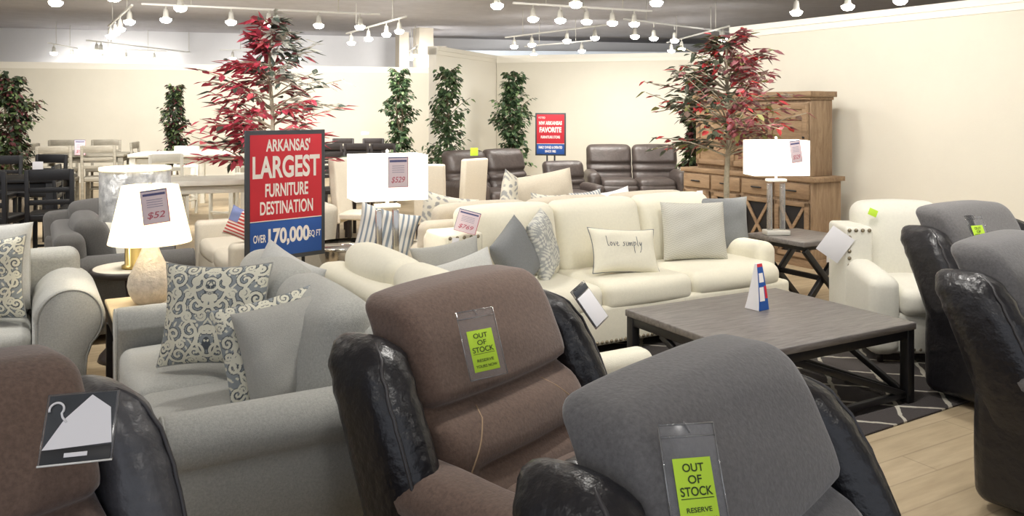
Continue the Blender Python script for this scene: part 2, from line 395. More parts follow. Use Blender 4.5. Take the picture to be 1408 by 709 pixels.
for (x0, y0, x1, y1, n, nm, am, ee) in (  # extra tracks, mostly out of view, added to light furniture and walls
        (-4.5, 4.3, -.6, 6.6, 4, 'over the grey sofas', (0, .2, -1), .42), (-1.3, 8.9, .6, 9.4, 3, 'over the cream sofa back', (0, .6, -1), .7), (.2, 3.2, 3.0, 4.8, 3, 'over the coffee table', (.1, .3, -1), .42),
        (-8.5, 8.5, -5.0, 10.5, 3, 'over the bar chairs', (-.2, 1, -.8), 1.0), (-2.5, .2, 2.5, .6, 3, 'near the entrance aisle', (0, .9, -.8), .4),
        (-3.6, 6.3, -1.8, 6.9, 2, 'in front of the tall red tree', (.1, 1, -.35), 2.2), (.9, 6.1, 1.9, 6.5, 2, 'in front of the smaller red tree', (.25, 1, -.4), 1.3),  # unseen tracks added to brighten the red trees
        (-9.5, 3.0, -6.5, 6.5, 3, 'in the left aisle', (.3, .6, -.7), .9),
        (1.2, 9.5, 5.5, 2.3, 7, 'washing the right wall', (.86, .51, -.55), .7), (-.2, 11.3, 1.9, 11.0, 3, 'before the back wall', (0, 1, -.5), .3)):
    pp = [Vector((x0 + (x1 - x0) * i / (n - 1), y0 + (y1 - y0) * i / (n - 1), 0)) for i in range(n)]
    track(None, 'added white ceiling track light ' + nm, pts=pp, aim=am, e=ee, rz=RAILZ + (.12 if 'back wall' in nm else -.0))
for i, (p, aim, e) in enumerate(LIGHTS):
    ld = bpy.data.lights.new('track_spot', 'SPOT'); ld.energy = 250 * (e if aim.z < -.98 or aim.y < .5 else e * WASH); ld.spot_size = radians(150); ld.spot_blend = 1.0; ld.shadow_soft_size = .12
    ld.color = (1.0, .965, .91)
    lo = bpy.data.objects.new('track_spot', ld); COL.objects.link(lo); lo.location = p
    lo.rotation_euler = aim.to_track_quat('-Z', 'Y').to_euler()

# ------------------------------------------------------------------ recliner
def lean(z): return 0.12 + 0.46 * (z - 0.42)
def recliner(label, loc, rz, fab, lea, hgt=1.0, group='recliners on the showroom floor', wingm=None, pipe=True):
    t = empty('recliner', loc, rz, label, 'recliner', group)
    wm = wingm or lea
    # body
    mb = MB(); softbox(mb, (0, -.02, .25), (.66, .86, .36), .05, n=(2, 4, 2)); mb.build('base', lea, t)
    for s in (-1, 1):
        mb = MB(); softbox(mb, (s * .43, -.08, .285), (.17, .84, .49), .06, (0, .01, .0), n=(2, 6, 4)); a = mb.build('arm', lea, t)
        def af(x, y, z):
            return x, y, z + .012 * sin(y * 9) * (1 if z > .55 else 0)
        mb = MB(); softbox(mb, (s * .43, -.10, .565), (.20, .78, .12), .058, (.01, .02, .02), n=(3, 8, 2), fn=af); pd = mb.build('arm_pad', fab, a)
        for k in (-1, 1):
            mb = MB(); tube(mb, [(s * .43 + k * .100, y, .562 + .012 * sin(y * 9)) for y in [-.43 + .07 * i for i in range(10)]], .003, 5); mb.build('stitching', 'thread' if fab == 'suede' else 'pipe_dark', pd)
    mb = MB(); softbox(mb, (0, -.11, .40), (.66, .70, .18), .07, (0, .03, .035), n=(5, 6, 2)); mb.build('seat', fab, t)
    mb = MB(); softbox(mb, (0, -.46, .27), (.64, .10, .34), .05, (0, .03, 0), n=(5, 1, 4)); mb.build('footrest', fab, t)
    # backrest with head roll, lumbar roll and side panels
    H = .66
    def prof(x, z):                   # outward bulge of the front surface at height z
        q = (z - .42) / H
        g1 = exp(-((q - .50) / .035) ** 2)
        g2 = exp(-((q - .23) / .035) ** 2) * (1 / (1 + exp((abs(x) - .25) / .02)))
        head = .022 * exp(-((q - .76) / .22) ** 2)
        lum = .024 * exp(-((q - .36) / .10) ** 2)
        return head + lum - .056 * g1 - .04 * g2
    def bf(x, y, z):
        yl = y - .0
        front = max(0.0, min(1.0, (.05 - yl) / .12))
        crown = -0.018 * (abs(x) / .34) ** 3 * max(0, (z - .8) / .28)
        return x * (1 - .01 * max(0, (z - .8) / .28)), yl + lean(z) - front * prof(x, z) + .012 * sin(z * 40 + x * 9) * .15, (z + crown - .42) * hgt + .42
    mb = MB(); softbox(mb, (0, 0, .42 + H / 2), (.72, .20, H), .055, (0, .025, 0), n=(14, 2, 34), fn=bf); bk = mb.build('backrest', fab, t)
    for s in (-1, 1):
        pts = []
        for i in range(14):
            z = .735 - .30 * i / 13; x = s * (.17 + .14 * sin(min(1, i / 9) * pi / 2) - (.03 * max(0, i - 9) / 4))
            pts.append(bf(x, -.1005 - .02 * (1 - (x / .36) ** 2), z))
        pts = [Vector(p) + Vector((0, -.002, 0)) for p in pts]
        mb = MB(); tube(mb, pts, .0028, 5); mb.build('stitching', 'thread' if fab == 'suede' else 'pipe_dark', bk)
    # wings
    for s in (-1, 1):
        def wf(x, y, z, s=s):
            q = (z - .36) / .60
            xx = x + s * (-.020 * max(0, q - .75) * 4) + s * .02 * sin(q * pi)
            yy = y + lean(z) + .05 - .05 * sin(q * pi * .9)
            rip = .006 * sin(z * 95 + y * 30) * max(0, q - .55) * 2
            return xx + rip * .5, yy - rip, (z + .03 * cos((y) * 8) * max(0, q) - .42) * hgt + .42
        mb = MB(); softbox(mb, (s * .435, .02, .615), (.15, .28, .65), .075, (.01, .02, .0), n=(4, 6, 30), fn=wf); wg = mb.build('wing', wm, t)
        if pipe:
            mb = MB(); pts = []
            for i in range(20):
                z = .36 + .49 * i / 19; pts.append(Vector(wf(s * .496, -.104, z)))
            for k in range(1, 8):
                f = radians(90 * k / 7); pts.append(Vector(wf(s * (.443 + .053 * cos(f)), -.05 - .054 * cos(f), .852 + .080 * sin(f))))
            pts.append(Vector(wf(s * .440, -.02, .932)) + Vector((0, 0, -.004)))
            tube(mb, pts, .006, 6); mb.build('piping', 'pipe_dark', wg)
    mb = MB(); softbox(mb, (0, .26, .52), (.80, .10, .80), .05, n=(3, 1, 12), fn=lambda x, y, z: (x, y + .46 * max(0, z - .42), z)); mb.build('back_panel', lea, t)
    for sx in (-1, 1):
        for y in (-.42, .22):
            mb = MB(); lathe(mb, [(.001, 0), (.02, 0), (.026, .07), (.001, .07)], 12, (sx * .36, y, 0)); mb.build('foot', 'black', t)
    return t

def rec_from_top(cx, cy, rot):        # from the middle of the backrest top to the origin
    f = Vector((sin(rot), -cos(rot), 0)); p = Vector((cx, cy, 0)) + f * .40
    return p
R1 = recliner('brown suede recliner with black leather sides, facing lower right in the centre', rec_from_top(-.185, 2.86, radians(52)), radians(52), 'suede', 'leather')
R2 = recliner('charcoal recliner with black leather wing, nearest the camera, large green tag sleeve', rec_from_top(.40, 1.90, radians(47)), radians(47), 'grey_suede', 'leather')
R3 = recliner('charcoal recliner with crinkled leather wing standing behind another at right edge', (2.97, 4.78, 0), radians(31), 'grey_suede', 'leather')
R4 = recliner('charcoal recliner at right edge in front of its twin, black leather side', (2.50, 3.50, 0), radians(39), 'grey_suede', 'leather')
R5 = recliner('brown suede recliner cut off at the bottom left corner with display card', rec_from_top(-1.33, 1.80, radians(48)), radians(48), 'suede', 'leather_g')

# ------------------------------------------------------------------ sleeves, tags and cards
def mtx_on(o, lx, ly, lz, tiltx=0.0, rollz=0.0, yaw=0.0):
    return W(o) @ Matrix.Translation((lx, ly, lz)) @ Matrix.Rotation(yaw, 4, 'Z') @ Matrix.Rotation(tiltx, 4, 'X') @ Matrix.Rotation(rollz, 4, 'Y')
def place(o, mx):
    l, r, s = mx.decompose(); o.location = l; o.rotation_euler = r.to_euler()
def sleeve(mx, label, w=.125, h=.20):
    t = empty('tag_sleeve', (0, 0, 0), 0, label, 'tag', 'out of stock tags'); place(t, mx)
    mb = MB(); box(mb, (0, 0, -h / 2), (w, .004, h), 0, .0015)
    mb.build('plastic_sleeve', 'sleeve', t)
    mb = MB()
    for (x0, z0, x1, z1) in ((-w / 2, 0, -w / 2, -h), (w / 2, 0, w / 2, -h), (-w / 2, -h, w / 2, -h), (-w / 2, 0, w / 2, 0), (-w / 2, -.022, w / 2, -.022)):
        tube(mb, [(x0, -.003, z0), (x1, -.003, z1)], .0016, 6)
    mb.build('sleeve_rim', 'acrylic', t)
    cw, ch = w * .68, h * .60; cz = -h * .60
    mb = MB(); box(mb, (0, -.0028, cz), (cw, .001, ch), 0, .0003); c = mb.build('lime_card', 'lime', t); c['label'] = 'lime green paper card'
    tb = MB(); k = cz + ch / 2
    for s, ww, hh, dz in (('OUT', .56, .12, .14), ('OF', .36, .12, .31), ('STOCK', .84, .13, .48), ('RESERVE', .66, .07, .74), ('YOURS NOW', .84, .07, .88)):
        text_mb(s, cw * ww, ch * hh, (0, -.0045, k - dz * ch), .012, 0, tb)
    tb.add([(-cw * .43, -.0045, k - .585 * ch), (cw * .43, -.0045, k - .585 * ch), (cw * .43, -.0045, k - .575 * ch), (-cw * .43, -.0045, k - .575 * ch)], [(0, 1, 2, 3)])
    tb.build('lettering', 'ink', c, smooth=False)
    mb = MB(); beam(mb, (-.006, -.004, .004), (.006, -.004, -.016), .006, .003); mb.build('clip', 'sleeve', t)
    return t
lt = atan2(.46, 1.0)
sleeve(mtx_on(R1, -.21, lean(.97) - .225, 1.04, -lt, radians(-2), radians(-22)), 'green out of stock tag in clear sleeve on the brown suede recliner')
sleeve(mtx_on(R2, -.26, lean(1.04) - .155, 1.045, -lt, radians(6), radians(-22)), 'green out of stock tag, largest one, on the nearest charcoal recliner')
sleeve(mtx_on(R3, -.27, lean(1.0) - .20, 1.04, -lt, 0, radians(-12)), 'green out of stock tag on the rear charcoal recliner at right')
sleeve(mtx_on(R4, -.27, lean(.98) - .20, 1.03, -lt, 0, radians(-22)), 'green out of stock tag cut by the right edge, on front charcoal recliner')

def price_tag(mx, label, w, h, price='$529', hdr=True, group='price tags'):
    t = empty('price_tag', (0, 0, 0), 0, label, 'tag', group); place(t, mx)
    mb = MB(); box(mb, (0, 0, -h / 2), (w, .002, h), 0, .0006); mb.build('card', 'paper_p', t)
    def rect(mb, x0, x1, z0, z1): mb.add([(x0, -.0022, z0), (x1, -.0022, z0), (x1, -.0022, z1), (x0, -.0022, z1)], [(0, 1, 2, 3)])
    mb = MB(); rect(mb, -w / 2, w / 2, -.035 * h, 0); rect(mb, -.42 * w, .42 * w, -.17 * h, -.10 * h)
    for k in range(4): rect(mb, -.30 * w, .30 * w, -(.30 + .07 * k) * h, -(.288 + .07 * k) * h)
    rect(mb, -w / 2, -.485 * w, -h, 0)
    mb.build('printed_lines', 'inkblue', t, smooth=False)
    mb = MB(); rect(mb, .47 * w, w / 2, -h, 0); rect(mb, -w / 2, w / 2, -h, -.985 * h)
    text_mb(price, .68 * w, .22 * h, (0, -.0022, -.76 * h), 0.01, .25, mb); mb.build('price_lettering', 'inkred', t, smooth=False)
    return t
def card(mx, label, w, h, m='paper'):
    t = MB(); box(t, (0, 0, -h / 2), (w, .002, h), 0, .0006); o = t.build('tag_card', m); tag(o, label, 'tag', 'price tags'); place(o, mx); return o

# display card on the bottom left recliner
t = empty('display_card', (0, 0, 0), 0, 'clear holder with black and white card lying on brown recliner wing', 'card')
t.scale = (.85, .85, .85)
place(t, Matrix.Translation(ath(110, 587, 1.0)) @ Matrix.Rotation(radians(16), 4, 'Z') @ Matrix.Rotation(radians(-38), 4, 'X'))
mb = MB(); box(mb, (0, 0, 0), (.16, .012, .17), 0, .003); mb.build('holder', 'sleeve', t)
mb = MB(); box(mb, (0, -.004, -.0), (.15, .004, .16), 0, .001); mb.build('card_back', 'darkgrey', t)
mb = MB(); mb.add([(-.075, -.0075, -.05), (.075, -.0075, -.045), (.065, -.0075, .04), (.02, -.0075, .075), (-.035, -.0075, .02)], [(0, 1, 2, 3, 4)]); mb.build('white_paper', 'paper', t, smooth=False)
mb = MB(); box(mb, (0, -.006, -.066), (.15, .004, .034), 0, .001); bk = mb.build('card_foot', 'black', t)
mb = MB(); box(mb, (0, -.0095, -.066), (.05, .002, .010), 0, .0005); mb.build('foot_label', 'paper', bk)
mb = MB(); tube(mb, [(-.055 + .016 * cos(a), -.0085, .045 + .016 * sin(a)) for a in [radians(x) for x in range(200, -60, -20)]] + [(-.04, -.0085, .025), (-.03, -.0085, .012)], .0028, 6); mb.build('hook_mark', 'paper', t)
mb = MB(); tube(mb, [(-.08, -.006, -.085), (.08, -.006, -.085)], .0025, 6); mb.build('holder_lip', 'white', t)

# ------------------------------------------------------------------ sofas
def arm_profile(h, R, wb, hooks=24, z0=.07):
    pts = [(0, z0), (0, h * .35), (0, h - R)]
    for i in range(hooks + 1):
        a = pi - (pi + radians(50)) * i / hooks; pts.append((R + R * cos(a), h - R + R * sin(a)))
    pts += [(wb + .01, h - 2.2 * R), (wb, h - 3.0 * R), (wb, z0)]
    return pts
def scroll_arm(parent, x_in, side, y0, y1, h, R, wb, m, panel=True):
    pr = arm_profile(h, R, wb)
    cx = sum(p[0] for p in pr) / len(pr); cz = sum(p[1] for p in pr) / len(pr)
    def ring(y, k):
        return [(x_in + side * (cx + (p[0] - cx) * (1 - k / R)), y, cz + (p[1] - cz) * (1 - k / (h / 2))) for p in pr]
    mb = MB(); rings = [ring(y0, .022), ring(y0 + .006, .010), ring(y0 + .02, 0), ring((y0 + y1) / 2, 0), ring(y1 - .02, 0), ring(y1, .015)]
    loft(mb, rings); a = mb.build('arm', m, parent)
    if panel:
        mb = MB(); r0 = ring(y0 - .006, .030); loft(mb, [r0, ring(y0 + .002, .022)]); mb.build('arm_front', m, a)
        mb = MB(); tube(mb, [Vector(p) for p in ring(y0 - .001, .017)][1:-1], .005, 6); mb.build('piping', m, a)
    return a
def sofa(name, label, loc, rz, Wd, D, m, ncush=2, hb=.88, seat=.46, arm=('scroll', .62, .10, .16), group='sofas', backm=None, cushpuff=.05, legs=True, left_arm=True, right_arm=True, nails=False, tcush=False):
    t = empty(name, loc, rz, label, 'sofa', group)
    kind, ah, AR, aw = arm
    iw = Wd - 2 * aw
    mb = MB(); softbox(mb, (0, 0, .20), (Wd - .06, D - .06, .26), .03, n=(4, 2, 1)); mb.build('base', m, t)
    mb = MB(); softbox(mb, (0, D / 2 - .10, .45), (Wd - .04, .20, hb - .16), .07, n=(6, 1, 4), fn=lambda x, y, z: (x, y + .10 * (z - .4), z)); mb.build('back_frame', m, t)
    for s, on in ((-1, left_arm), (1, right_arm)):
        if not on: continue
        if kind == 'scroll': scroll_arm(t, s * (Wd / 2 - aw), s, -D / 2 + .02, D / 2 - .06, ah, AR, aw * .9, m)
        else:
            mb = MB(); softbox(mb, (s * (Wd / 2 - aw / 2), -.02, ah / 2 + .03), (aw, D - .06, ah - .06), .05, n=(2, 4, 3)); mb.build('arm', m, t)
    cw = iw / ncush
    for k in range(ncush):
        x = -iw / 2 + cw * (k + .5)
        mb = MB(); softbox(mb, (x, -.09, seat - .075), (cw - .008, D - .24, .16), .05, (0, .02, .025), n=(6, 6, 2)); c = mb.build('seat_cushion', m, t)
        mb = MB(); softbox(mb, (x, D / 2 - .27, seat + .21), (cw - .012, .20, hb - seat + .05), .075, (0, cushpuff, .015), n=(7, 2, 7),
                           fn=lambda x, y, z: (x, y + .22 * (z - .5), z)); mb.build('back_cushion', backm or m, t)
    if nails:
        mb = MB()
        for i in range(int(Wd / .035)):
            x = -Wd / 2 + .04 + i * .035
            lathe(mb, [(.001, .008), (.008, .006), (.011, 0)], 8)
            for q in range(len(mb.v) - 24, len(mb.v)):
                vx, vy, vz = mb.v[q]; mb.v[q] = (x + vx, -D / 2 + .028 - vz, .105 + vy)
        mb.build('nail_trim', 'nail', t)
    if legs:
        for sx in (-1, 1):
            for sy in (-1, 1):
                mb = MB(); lathe(mb, [(.001, 0), (.02, 0), (.03, .08), (.001, .08)], 12, (sx * (Wd / 2 - .1), sy * (D / 2 - .1), 0)); mb.build('foot', 'darkwood', t)
    return t

# grey loveseat facing left (-E1): centre at e1=.45
LG = sofa('loveseat', 'heather grey loveseat with rolled arms and scattered pillows, facing left', G(.40, -.01), -pi / 2 + TH, 1.88, .90, 'grey_fab', 2, .88, .46, ('scroll', .64, .10, .18), 'grey upholstered seating')
# cream loveseat back to back with it
LC = sofa('loveseat', 'cream loveseat facing the coffee table, back against the grey loveseat', G(1.47, -.17), pi / 2 + TH, 1.62, 1.02, 'cream', 2, .92, .48, ('track', .60, .1, .13), 'cream upholstered seating', cushpuff=.09)
# cream sofa (custom: nailhead wing at its left end, low arm at its right end)
def cream_sofa():
    t = empty('sofa', G(3.33, 1.13), TH, 'long cream three seat sofa with nailhead base facing the coffee table', 'sofa', 'cream upholstered seating')
    Wd, D = 2.72, .96; m = 'cream'
    mb = MB(); softbox(mb, (0, 0, .21), (Wd - .06, D - .04, .26), .03, n=(6, 2, 1)); mb.build('base', m, t)
    mb = MB(); softbox(mb, (0, D / 2 - .09, .44), (Wd - .04, .18, .72), .07, n=(6, 1, 4), fn=lambda x, y, z: (x, y + .05 * (z - .4), z)); mb.build('back_frame', m, t)
    mb = MB(); softbox(mb, (Wd / 2 - .10, .06, .36), (.20, D - .20, .50), .08, n=(2, 4, 3)); mb.build('arm', m, t)
    mb = MB(); softbox(mb, (-Wd / 2 + .07, .02, .36), (.14, D - .10, .46), .05, n=(2, 4, 3)); mb.build('arm', m, t)
    mb = MB(); softbox(mb, (-Wd / 2 + .14, .20, .47), (.28, .34, .70), .025, n=(3, 3, 6)); w = mb.build('nailhead_wing', m, t); w['label'] = 'tall wing panel edged with bronze nailheads'
    x0 = -Wd / 2 + .20
    widths = [.80, .78, .90]; x = x0 - .06
    for i, cw in enumerate(widths):
        def cf(X, Y, Z, i=i):
            return X, Y, Z
        mb = MB(); softbox(mb, (x + cw / 2, -.11, .385), (cw - .008, D - .26, .185), .06 if i < 2 else .085, (0, .02, .02), n=(8, 6, 3)); mb.build('seat_cushion', m, t)
        x += cw
    x = x0
    for i, cw in enumerate([.78, .78, .74]):
        mb = MB(); softbox(mb, (x + cw / 2, D / 2 - .27, .70), (cw - .006, .21, .52), .075, (0, .06, .012), n=(8, 3, 8), fn=lambda X, Y, Z: (X, Y + .22 * (Z - .5), Z)); mb.build('back_cushion', m, t)
        x += cw
    mb = MB()
    def nail(p, ax):
        o = len(mb.v); lathe(mb, [(.0005, .009), (.009, .006), (.013, 0)], 10)
        for q in range(o, len(mb.v)):
            vx, vy, vz = mb.v[q]; mb.v[q] = (p[0] + vx, p[1] - vz, p[2] + vy)
    for i in range(68): nail((-Wd / 2 + .06 + i * .0385, -D / 2 + .018, .105), 0)
    mb.build('nail_trim', 'nail', t)
    mb = MB()
    for i in range(5): nail((-Wd / 2 + .03 + i * .052, .03, .795), 0)
    for i in range(1, 8): nail((-Wd / 2 + .03, .03, .795 - i * .052), 0)
    mb.build('wing_nails', 'nail', w)
    for sx in (-1, 1):
        for sy in (-1, 1):
            mb = MB(); lathe(mb, [(.001, 0), (.02, 0), (.03, .09), (.001, .09)], 12, (sx * (Wd / 2 - .1), sy * (D / 2 - .1), 0)); mb.build('foot', 'darkwood', t)
    return t
SC = cream_sofa()
# left grey sofa with big scroll arm
SL = sofa('sofa', 'grey sofa with big scrolled arm at the left edge, seen from the front', (-3.31, 4.42, 0), TH, 1.90, .88, 'grey_fab', 2, .86, .46, ('scroll', .69, .175, .28), 'grey upholstered seating')
# grey armchair behind it
sofa('sofa', 'charcoal tweed sofa behind the scroll-arm sofa at left edge', (-4.12, 5.53, 0), TH, 1.6, .84, 'charcoal_fab', 2, .86, .46, ('scroll', .62, .10, .18), 'grey upholstered seating')
# charcoal loveseat further back
SD = sofa('loveseat', 'charcoal tweed loveseat turned sideways behind the round wooden table', (-2.985, 6.42, 0), radians(120), 1.1, .90, 'charcoal_fab', 1, .82, .42, ('scroll', .62, .10, .17), 'charcoal seating')
sofa('sofa', 'small charcoal armchair back between lamp shade and striped flag pillow', (-3.55, 7.35, 0), radians(60), .80, .72, 'charcoal_fab', 1, .80, .42, ('track', .58, .1, .15), 'charcoal seating')
SB2 = sofa('sofa', 'beige sofa with plump back cushion just left of the big sign', (-2.24, 7.42, 0), radians(-60), 1.7, .85, 'linen', 2, .98, .44, ('track', .60, .1, .16), 'beige upholstered seating', cushpuff=.09)
# beige sofa behind the cream sofa, facing away
SBG = sofa('sofa', 'long beige sofa facing away, directly behind the cream sofa', G(3.42, 2.16), pi + TH, 2.78, .92, 'beige', 3, .93, .46, ('scroll', .66, .10, .18), 'beige upholstered seating')
# beige bench ottoman left of it
mb = MB(); softbox(mb, (0, 0, .28), (.66, .52, .34), .08, (0, .02, .03), n=(6, 5, 3))
t = empty('ottoman', G(1.60, 1.91), TH, 'beige upholstered ottoman under the striped pillow, left of beige sofa', 'ottoman')
mb.build('cushion', 'beige', t)
for sx in (-1, 1):
    for sy in (-1, 1):
        mb = MB(); lathe(mb, [(.001, 0), (.02, 0), (.028, .14), (.001, .14)], 12, (sx * .25, sy * .18, 0)); mb.build('foot', 'darkwood', t)

# right cream wing chair with nailheads
def wing_chair(label, loc, rz):
    t = empty('armchair', loc, rz, label, 'armchair', 'cream upholstered seating'); m = 'white_fab'
    mb = MB(); softbox(mb, (0, 0, .21), (.80, .78, .26), .03, n=(3, 3, 1)); mb.build('base', m, t)
    for s in (-1, 1):
        mb = MB(); softbox(mb, (s * .335, .19, .49), (.19, .36, .70), .03, n=(2, 2, 5)); w = mb.build('wing', m, t)
        mb = MB()
        def nail(p):
            o = len(mb.v); lathe(mb, [(.0005, .009), (.010, .006), (.014, 0)], 10)
            for q in range(o, len(mb.v)):
                vx, vy, vz = mb.v[q]; mb.v[q] = (p[0] + vx, p[1] - vz, p[2] + vy)
        for i in range(4): nail((s * (.405 - i * .045), .008, .815))
        for i in range(1, 6): nail((s * .405, .008, .815 - i * .048))
        mb.build('nail_trim', 'nail', w)
        mb = MB(); softbox(mb, (s * .325, -.12, .345), (.20, .60, .53), .07, (.0, .0, .012), n=(3, 5, 4),
                           fn=lambda x, y, z: (x, y, z - .10 * max(0, (-.0 - y)) * (z / .6))); mb.build('arm', m, t)
    mb = MB(); softbox(mb, (0, -.12, .41), (.46, .62, .17), .06, (0, .03, .03), n=(5, 6, 2)); mb.build('seat_cushion', m, t)
    mb = MB(); softbox(mb, (.02, .25, .66), (.62, .22, .64), .09, (0, .05, .02), n=(6, 2, 8), fn=lambda x, y, z: (x, y + .12 * (z - .5), z)); mb.build('backrest', m, t)
    mb = MB()
    for i in range(20):
        o = len(mb.v); lathe(mb, [(.0005, .009), (.009, .006), (.012, 0)], 10)
        for q in range(o, len(mb.v)):
            vx, vy, vz = mb.v[q]; mb.v[q] = (-.38 + i * .04 + vx, -.385 - vz, .11 + vy)
    mb.build('nail_trim', 'nail', t)
    for sx in (-1, 1):
        for sy in (-1, 1):
            mb = MB(); lathe(mb, [(.001, 0), (.018, 0), (.026, .09), (.001, .09)], 12, (sx * .33, sy * .32, 0)); mb.build('foot', 'darkwood', t)
    return t
WC = wing_chair('cream armchair with nailhead wings at the right, beside X-leg end table', (2.73, 5.74, 0), radians(-2))
mb = MB(); box(mb, (0, 0, -.03), (.06, .002, .05)); o = mb.build('tag_card', 'lime'); tag(o, 'small lime tag pinned on cream armchair backrest', 'tag', 'price tags'); place(o, mtx_on(WC, -.20, .10, .955, radians(-14), radians(25)))
card(mtx_on(WC, -.445, .0, .80, 0, radians(35), radians(-10)), 'blank white card hanging from the cream armchair left wing', .17, .20)

# ------------------------------------------------------------------ pillows
def pil_pt(u, v, w, h, t, side, pin=.10, slump=0.0):
    x = w / 2 * u * (1 - pin * (1 - v * v) * abs(u) ** 3)
    z = h / 2 * v * (1 - pin * (1 - u * u) * abs(v) ** 3)
    th = t / 2 * (max(0, (1 - u ** 4) * (1 - v ** 4)) ** .62) * (1 + .0 * u)
    th *= 1 + .03 * sin(u * 7 + v * 3) + .03 * sin(v * 9 - u * 4)
    y = side * th + slump * ((v + 1) / 2) ** 2
    z2 = z + h / 2
    return (x, y, z2)
PM = {}
def pillow(label, w, h, t, m, mx, group='throw pillows', colfn=None, n=26, pipe=None, pin=.10, slump=0.0, key=None, back=None, cat='pillow'):
    p = empty('throw_pillow', (0, 0, 0), 0, label, cat, group); place(p, mx)
    vs = []; fs = []; cols = []
    for sd in (-1, 1):
        o = len(vs)
        for j in range(n + 1):
            for i in range(n + 1):
                # finer near the borders
                u = sin((i / n - .5) * pi); v = sin((j / n - .5) * pi)
                if colfn: u = 2 * i / n - 1; v = 2 * j / n - 1
                vs.append(pil_pt(u, v, w, h, t, sd, pin, slump))
                if colfn: cols.append(colfn(u, v) if (sd < 0 or back is None) else back)
        for j in range(n):
            for i in range(n):
                a = o + j * (n + 1) + i; q = (a, a + 1, a + n + 2, a + n + 1)
                fs.append(q if sd < 0 else q[::-1])
    mb = MB(); mb.add(vs, fs); mb.build('cover', 'pattern' if colfn else m, p, cols=cols if colfn else None)
    if pipe:
        mb = MB(); pts = []
        for k in range(25): pts.append(pil_pt(-1 + 2 * k / 24, -1, w, h, t, 0, pin, slump))
        for k in range(1, 25): pts.append(pil_pt(1, -1 + 2 * k / 24, w, h, t, 0, pin, slump))
        for k in range(1, 25): pts.append(pil_pt(1 - 2 * k / 24, 1, w, h, t, 0, pin, slump))
        for k in range(1, 25): pts.append(pil_pt(-1, 1 - 2 * k / 24, w, h, t, 0, pin, slump))
        tube(mb, pts, .004, 6); mb.build('piping', pipe, p)
    return p
def PX(loc, yaw, leanback=18, roll=0):          # standing pillow: yaw about z, leaning back, rolled in its plane
    return Matrix.Translation(loc) @ Matrix.Rotation(yaw, 4, 'Z') @ Matrix.Rotation(radians(-leanback), 4, 'X') @ Matrix.Rotation(radians(roll), 4, 'Y')

CG, CW_, CD = lin((146, 152, 154)), lin((224, 221, 203)), lin((84, 90, 95))
def spiral(x, y, cx, cy, r, hand=1, a0=0, turns=1.6):
    dx, dy = x - cx, y - cy; d = sqrt(dx * dx + dy * dy)
    if d > r * 1.12: return 9
    a = (atan2(dy, dx) * hand - a0) % (2 * pi) / (2 * pi)
    best = 9
    for k in range(3):
        q = (a + k) / turns
        if q <= 1.02: best = min(best, abs(d - r * q))
    return best
SPR = [(.0, .55, .2, 1, 0), (.25, .62, .17, 1, 1.5), (.62, .66, .2, -1, 2.5), (.86, .30, .14, 1, .5), (.22, .18, .19, -1, 0.2), (.56, .12, .20, 1, 3.2), (.84, -.15, .15, -1, 1.0),
       (.30, -.30, .18, 1, 4.4), (.62, -.38, .20, -1, .2), (.20, -.72, .17, -1, 1.2), (.52, -.78, .18, 1, 2.6), (.86, -.66, .14, -1, 5.1), (.04, .90, .10, 1, 2), (.62, .40, .11, 1, 4), (.40, .38, .10, -1, 2), (.08, .30, .09, 1, 1), (.38, -.04, .10, -1, 4), (.72, -.06, .09, 1, 1), (.46, -.56, .10, 1, 5), (.74, -.60, .10, -1, 2), (.06, -.30, .09, -1, 3), (.90, .04, .10, 1, 2), (.92, .62, .10, -1, 4), (.66, .92, .10, 1, 2), (.92, -.90, .10, 1, 1), (.30, -.92, .10, -1, 2), (.10, -.90, .09, 1, 4),
       (.86, .86, .13, 1, 3), (.40, .90, .12, -1, 0.3), (.13, -.02, .10, 1, 2)]
def damask(u, v):
    x = abs(u); y = v
    d = 9
    for (cx, cy, r, hd, a0) in SPR:
        d = min(d, spiral(x, y, cx, cy, r, hd, a0))
    # long mirrored vines
    d = min(d, abs(x - (.33 + .14 * sin(y * 5.2 + .6))) * .9, abs(x - (.72 + .11 * sin(y * 6.5 + 2.2))) * .9)
    d = min(d, abs(sqrt(x * x + ((y - .52) * .8) ** 2) - .30), abs(sqrt((x * 1.3) ** 2 + ((y + .52) * .75) ** 2) - .22))
    c = CG
    k1 = sqrt(x * x * 2.2 + (y - .48) ** 2); k2 = sqrt(x * x * 3 + (y + .55) ** 2)
    if k1 < .17 or k2 < .13:
        c = CD
        if abs(sin(atan2(x, y - .40) * 6)) < .35 and k1 < .15: c = CW_
    if d < .028: c = CW_
    elif d < .044: c = CD
    elif abs(sin(x * 23 + 3 * sin(y * 7)) * sin(y * 17 + 2 * sin(x * 9))) > .80: c = CW_
    return c
def small_print(u, v):
    k = sin(u * 26 + 3 * sin(v * 9)) * sin(v * 30 + 3 * sin(u * 8)); return lin((214, 213, 203)) if k > .05 else lin((166, 168, 166))
def chevron(u, v):
    k = ((v * 13 + abs((u * 9) % 2 - 1)) % 1); return lin((206, 204, 194)) if k < .5 else lin((188, 186, 176))
def pale_print(u, v):
    k = sin(u * 16 + 2 * sin(v * 8)) * sin(v * 16 + 2 * sin(u * 7)); return lin((222, 217, 202)) if k > -.25 else lin((160, 160, 158))
def stripes(u, v):
    return lin((124, 136, 148)) if ((u * 5.5) % 1) < .42 else lin((214, 212, 206))
def flagp(u, v):
    if u < -.1 and v > 0: return lin((120, 130, 170))
    return lin((190, 70, 66)) if ((v * 4.5) % 1) < .5 else lin((226, 214, 200))

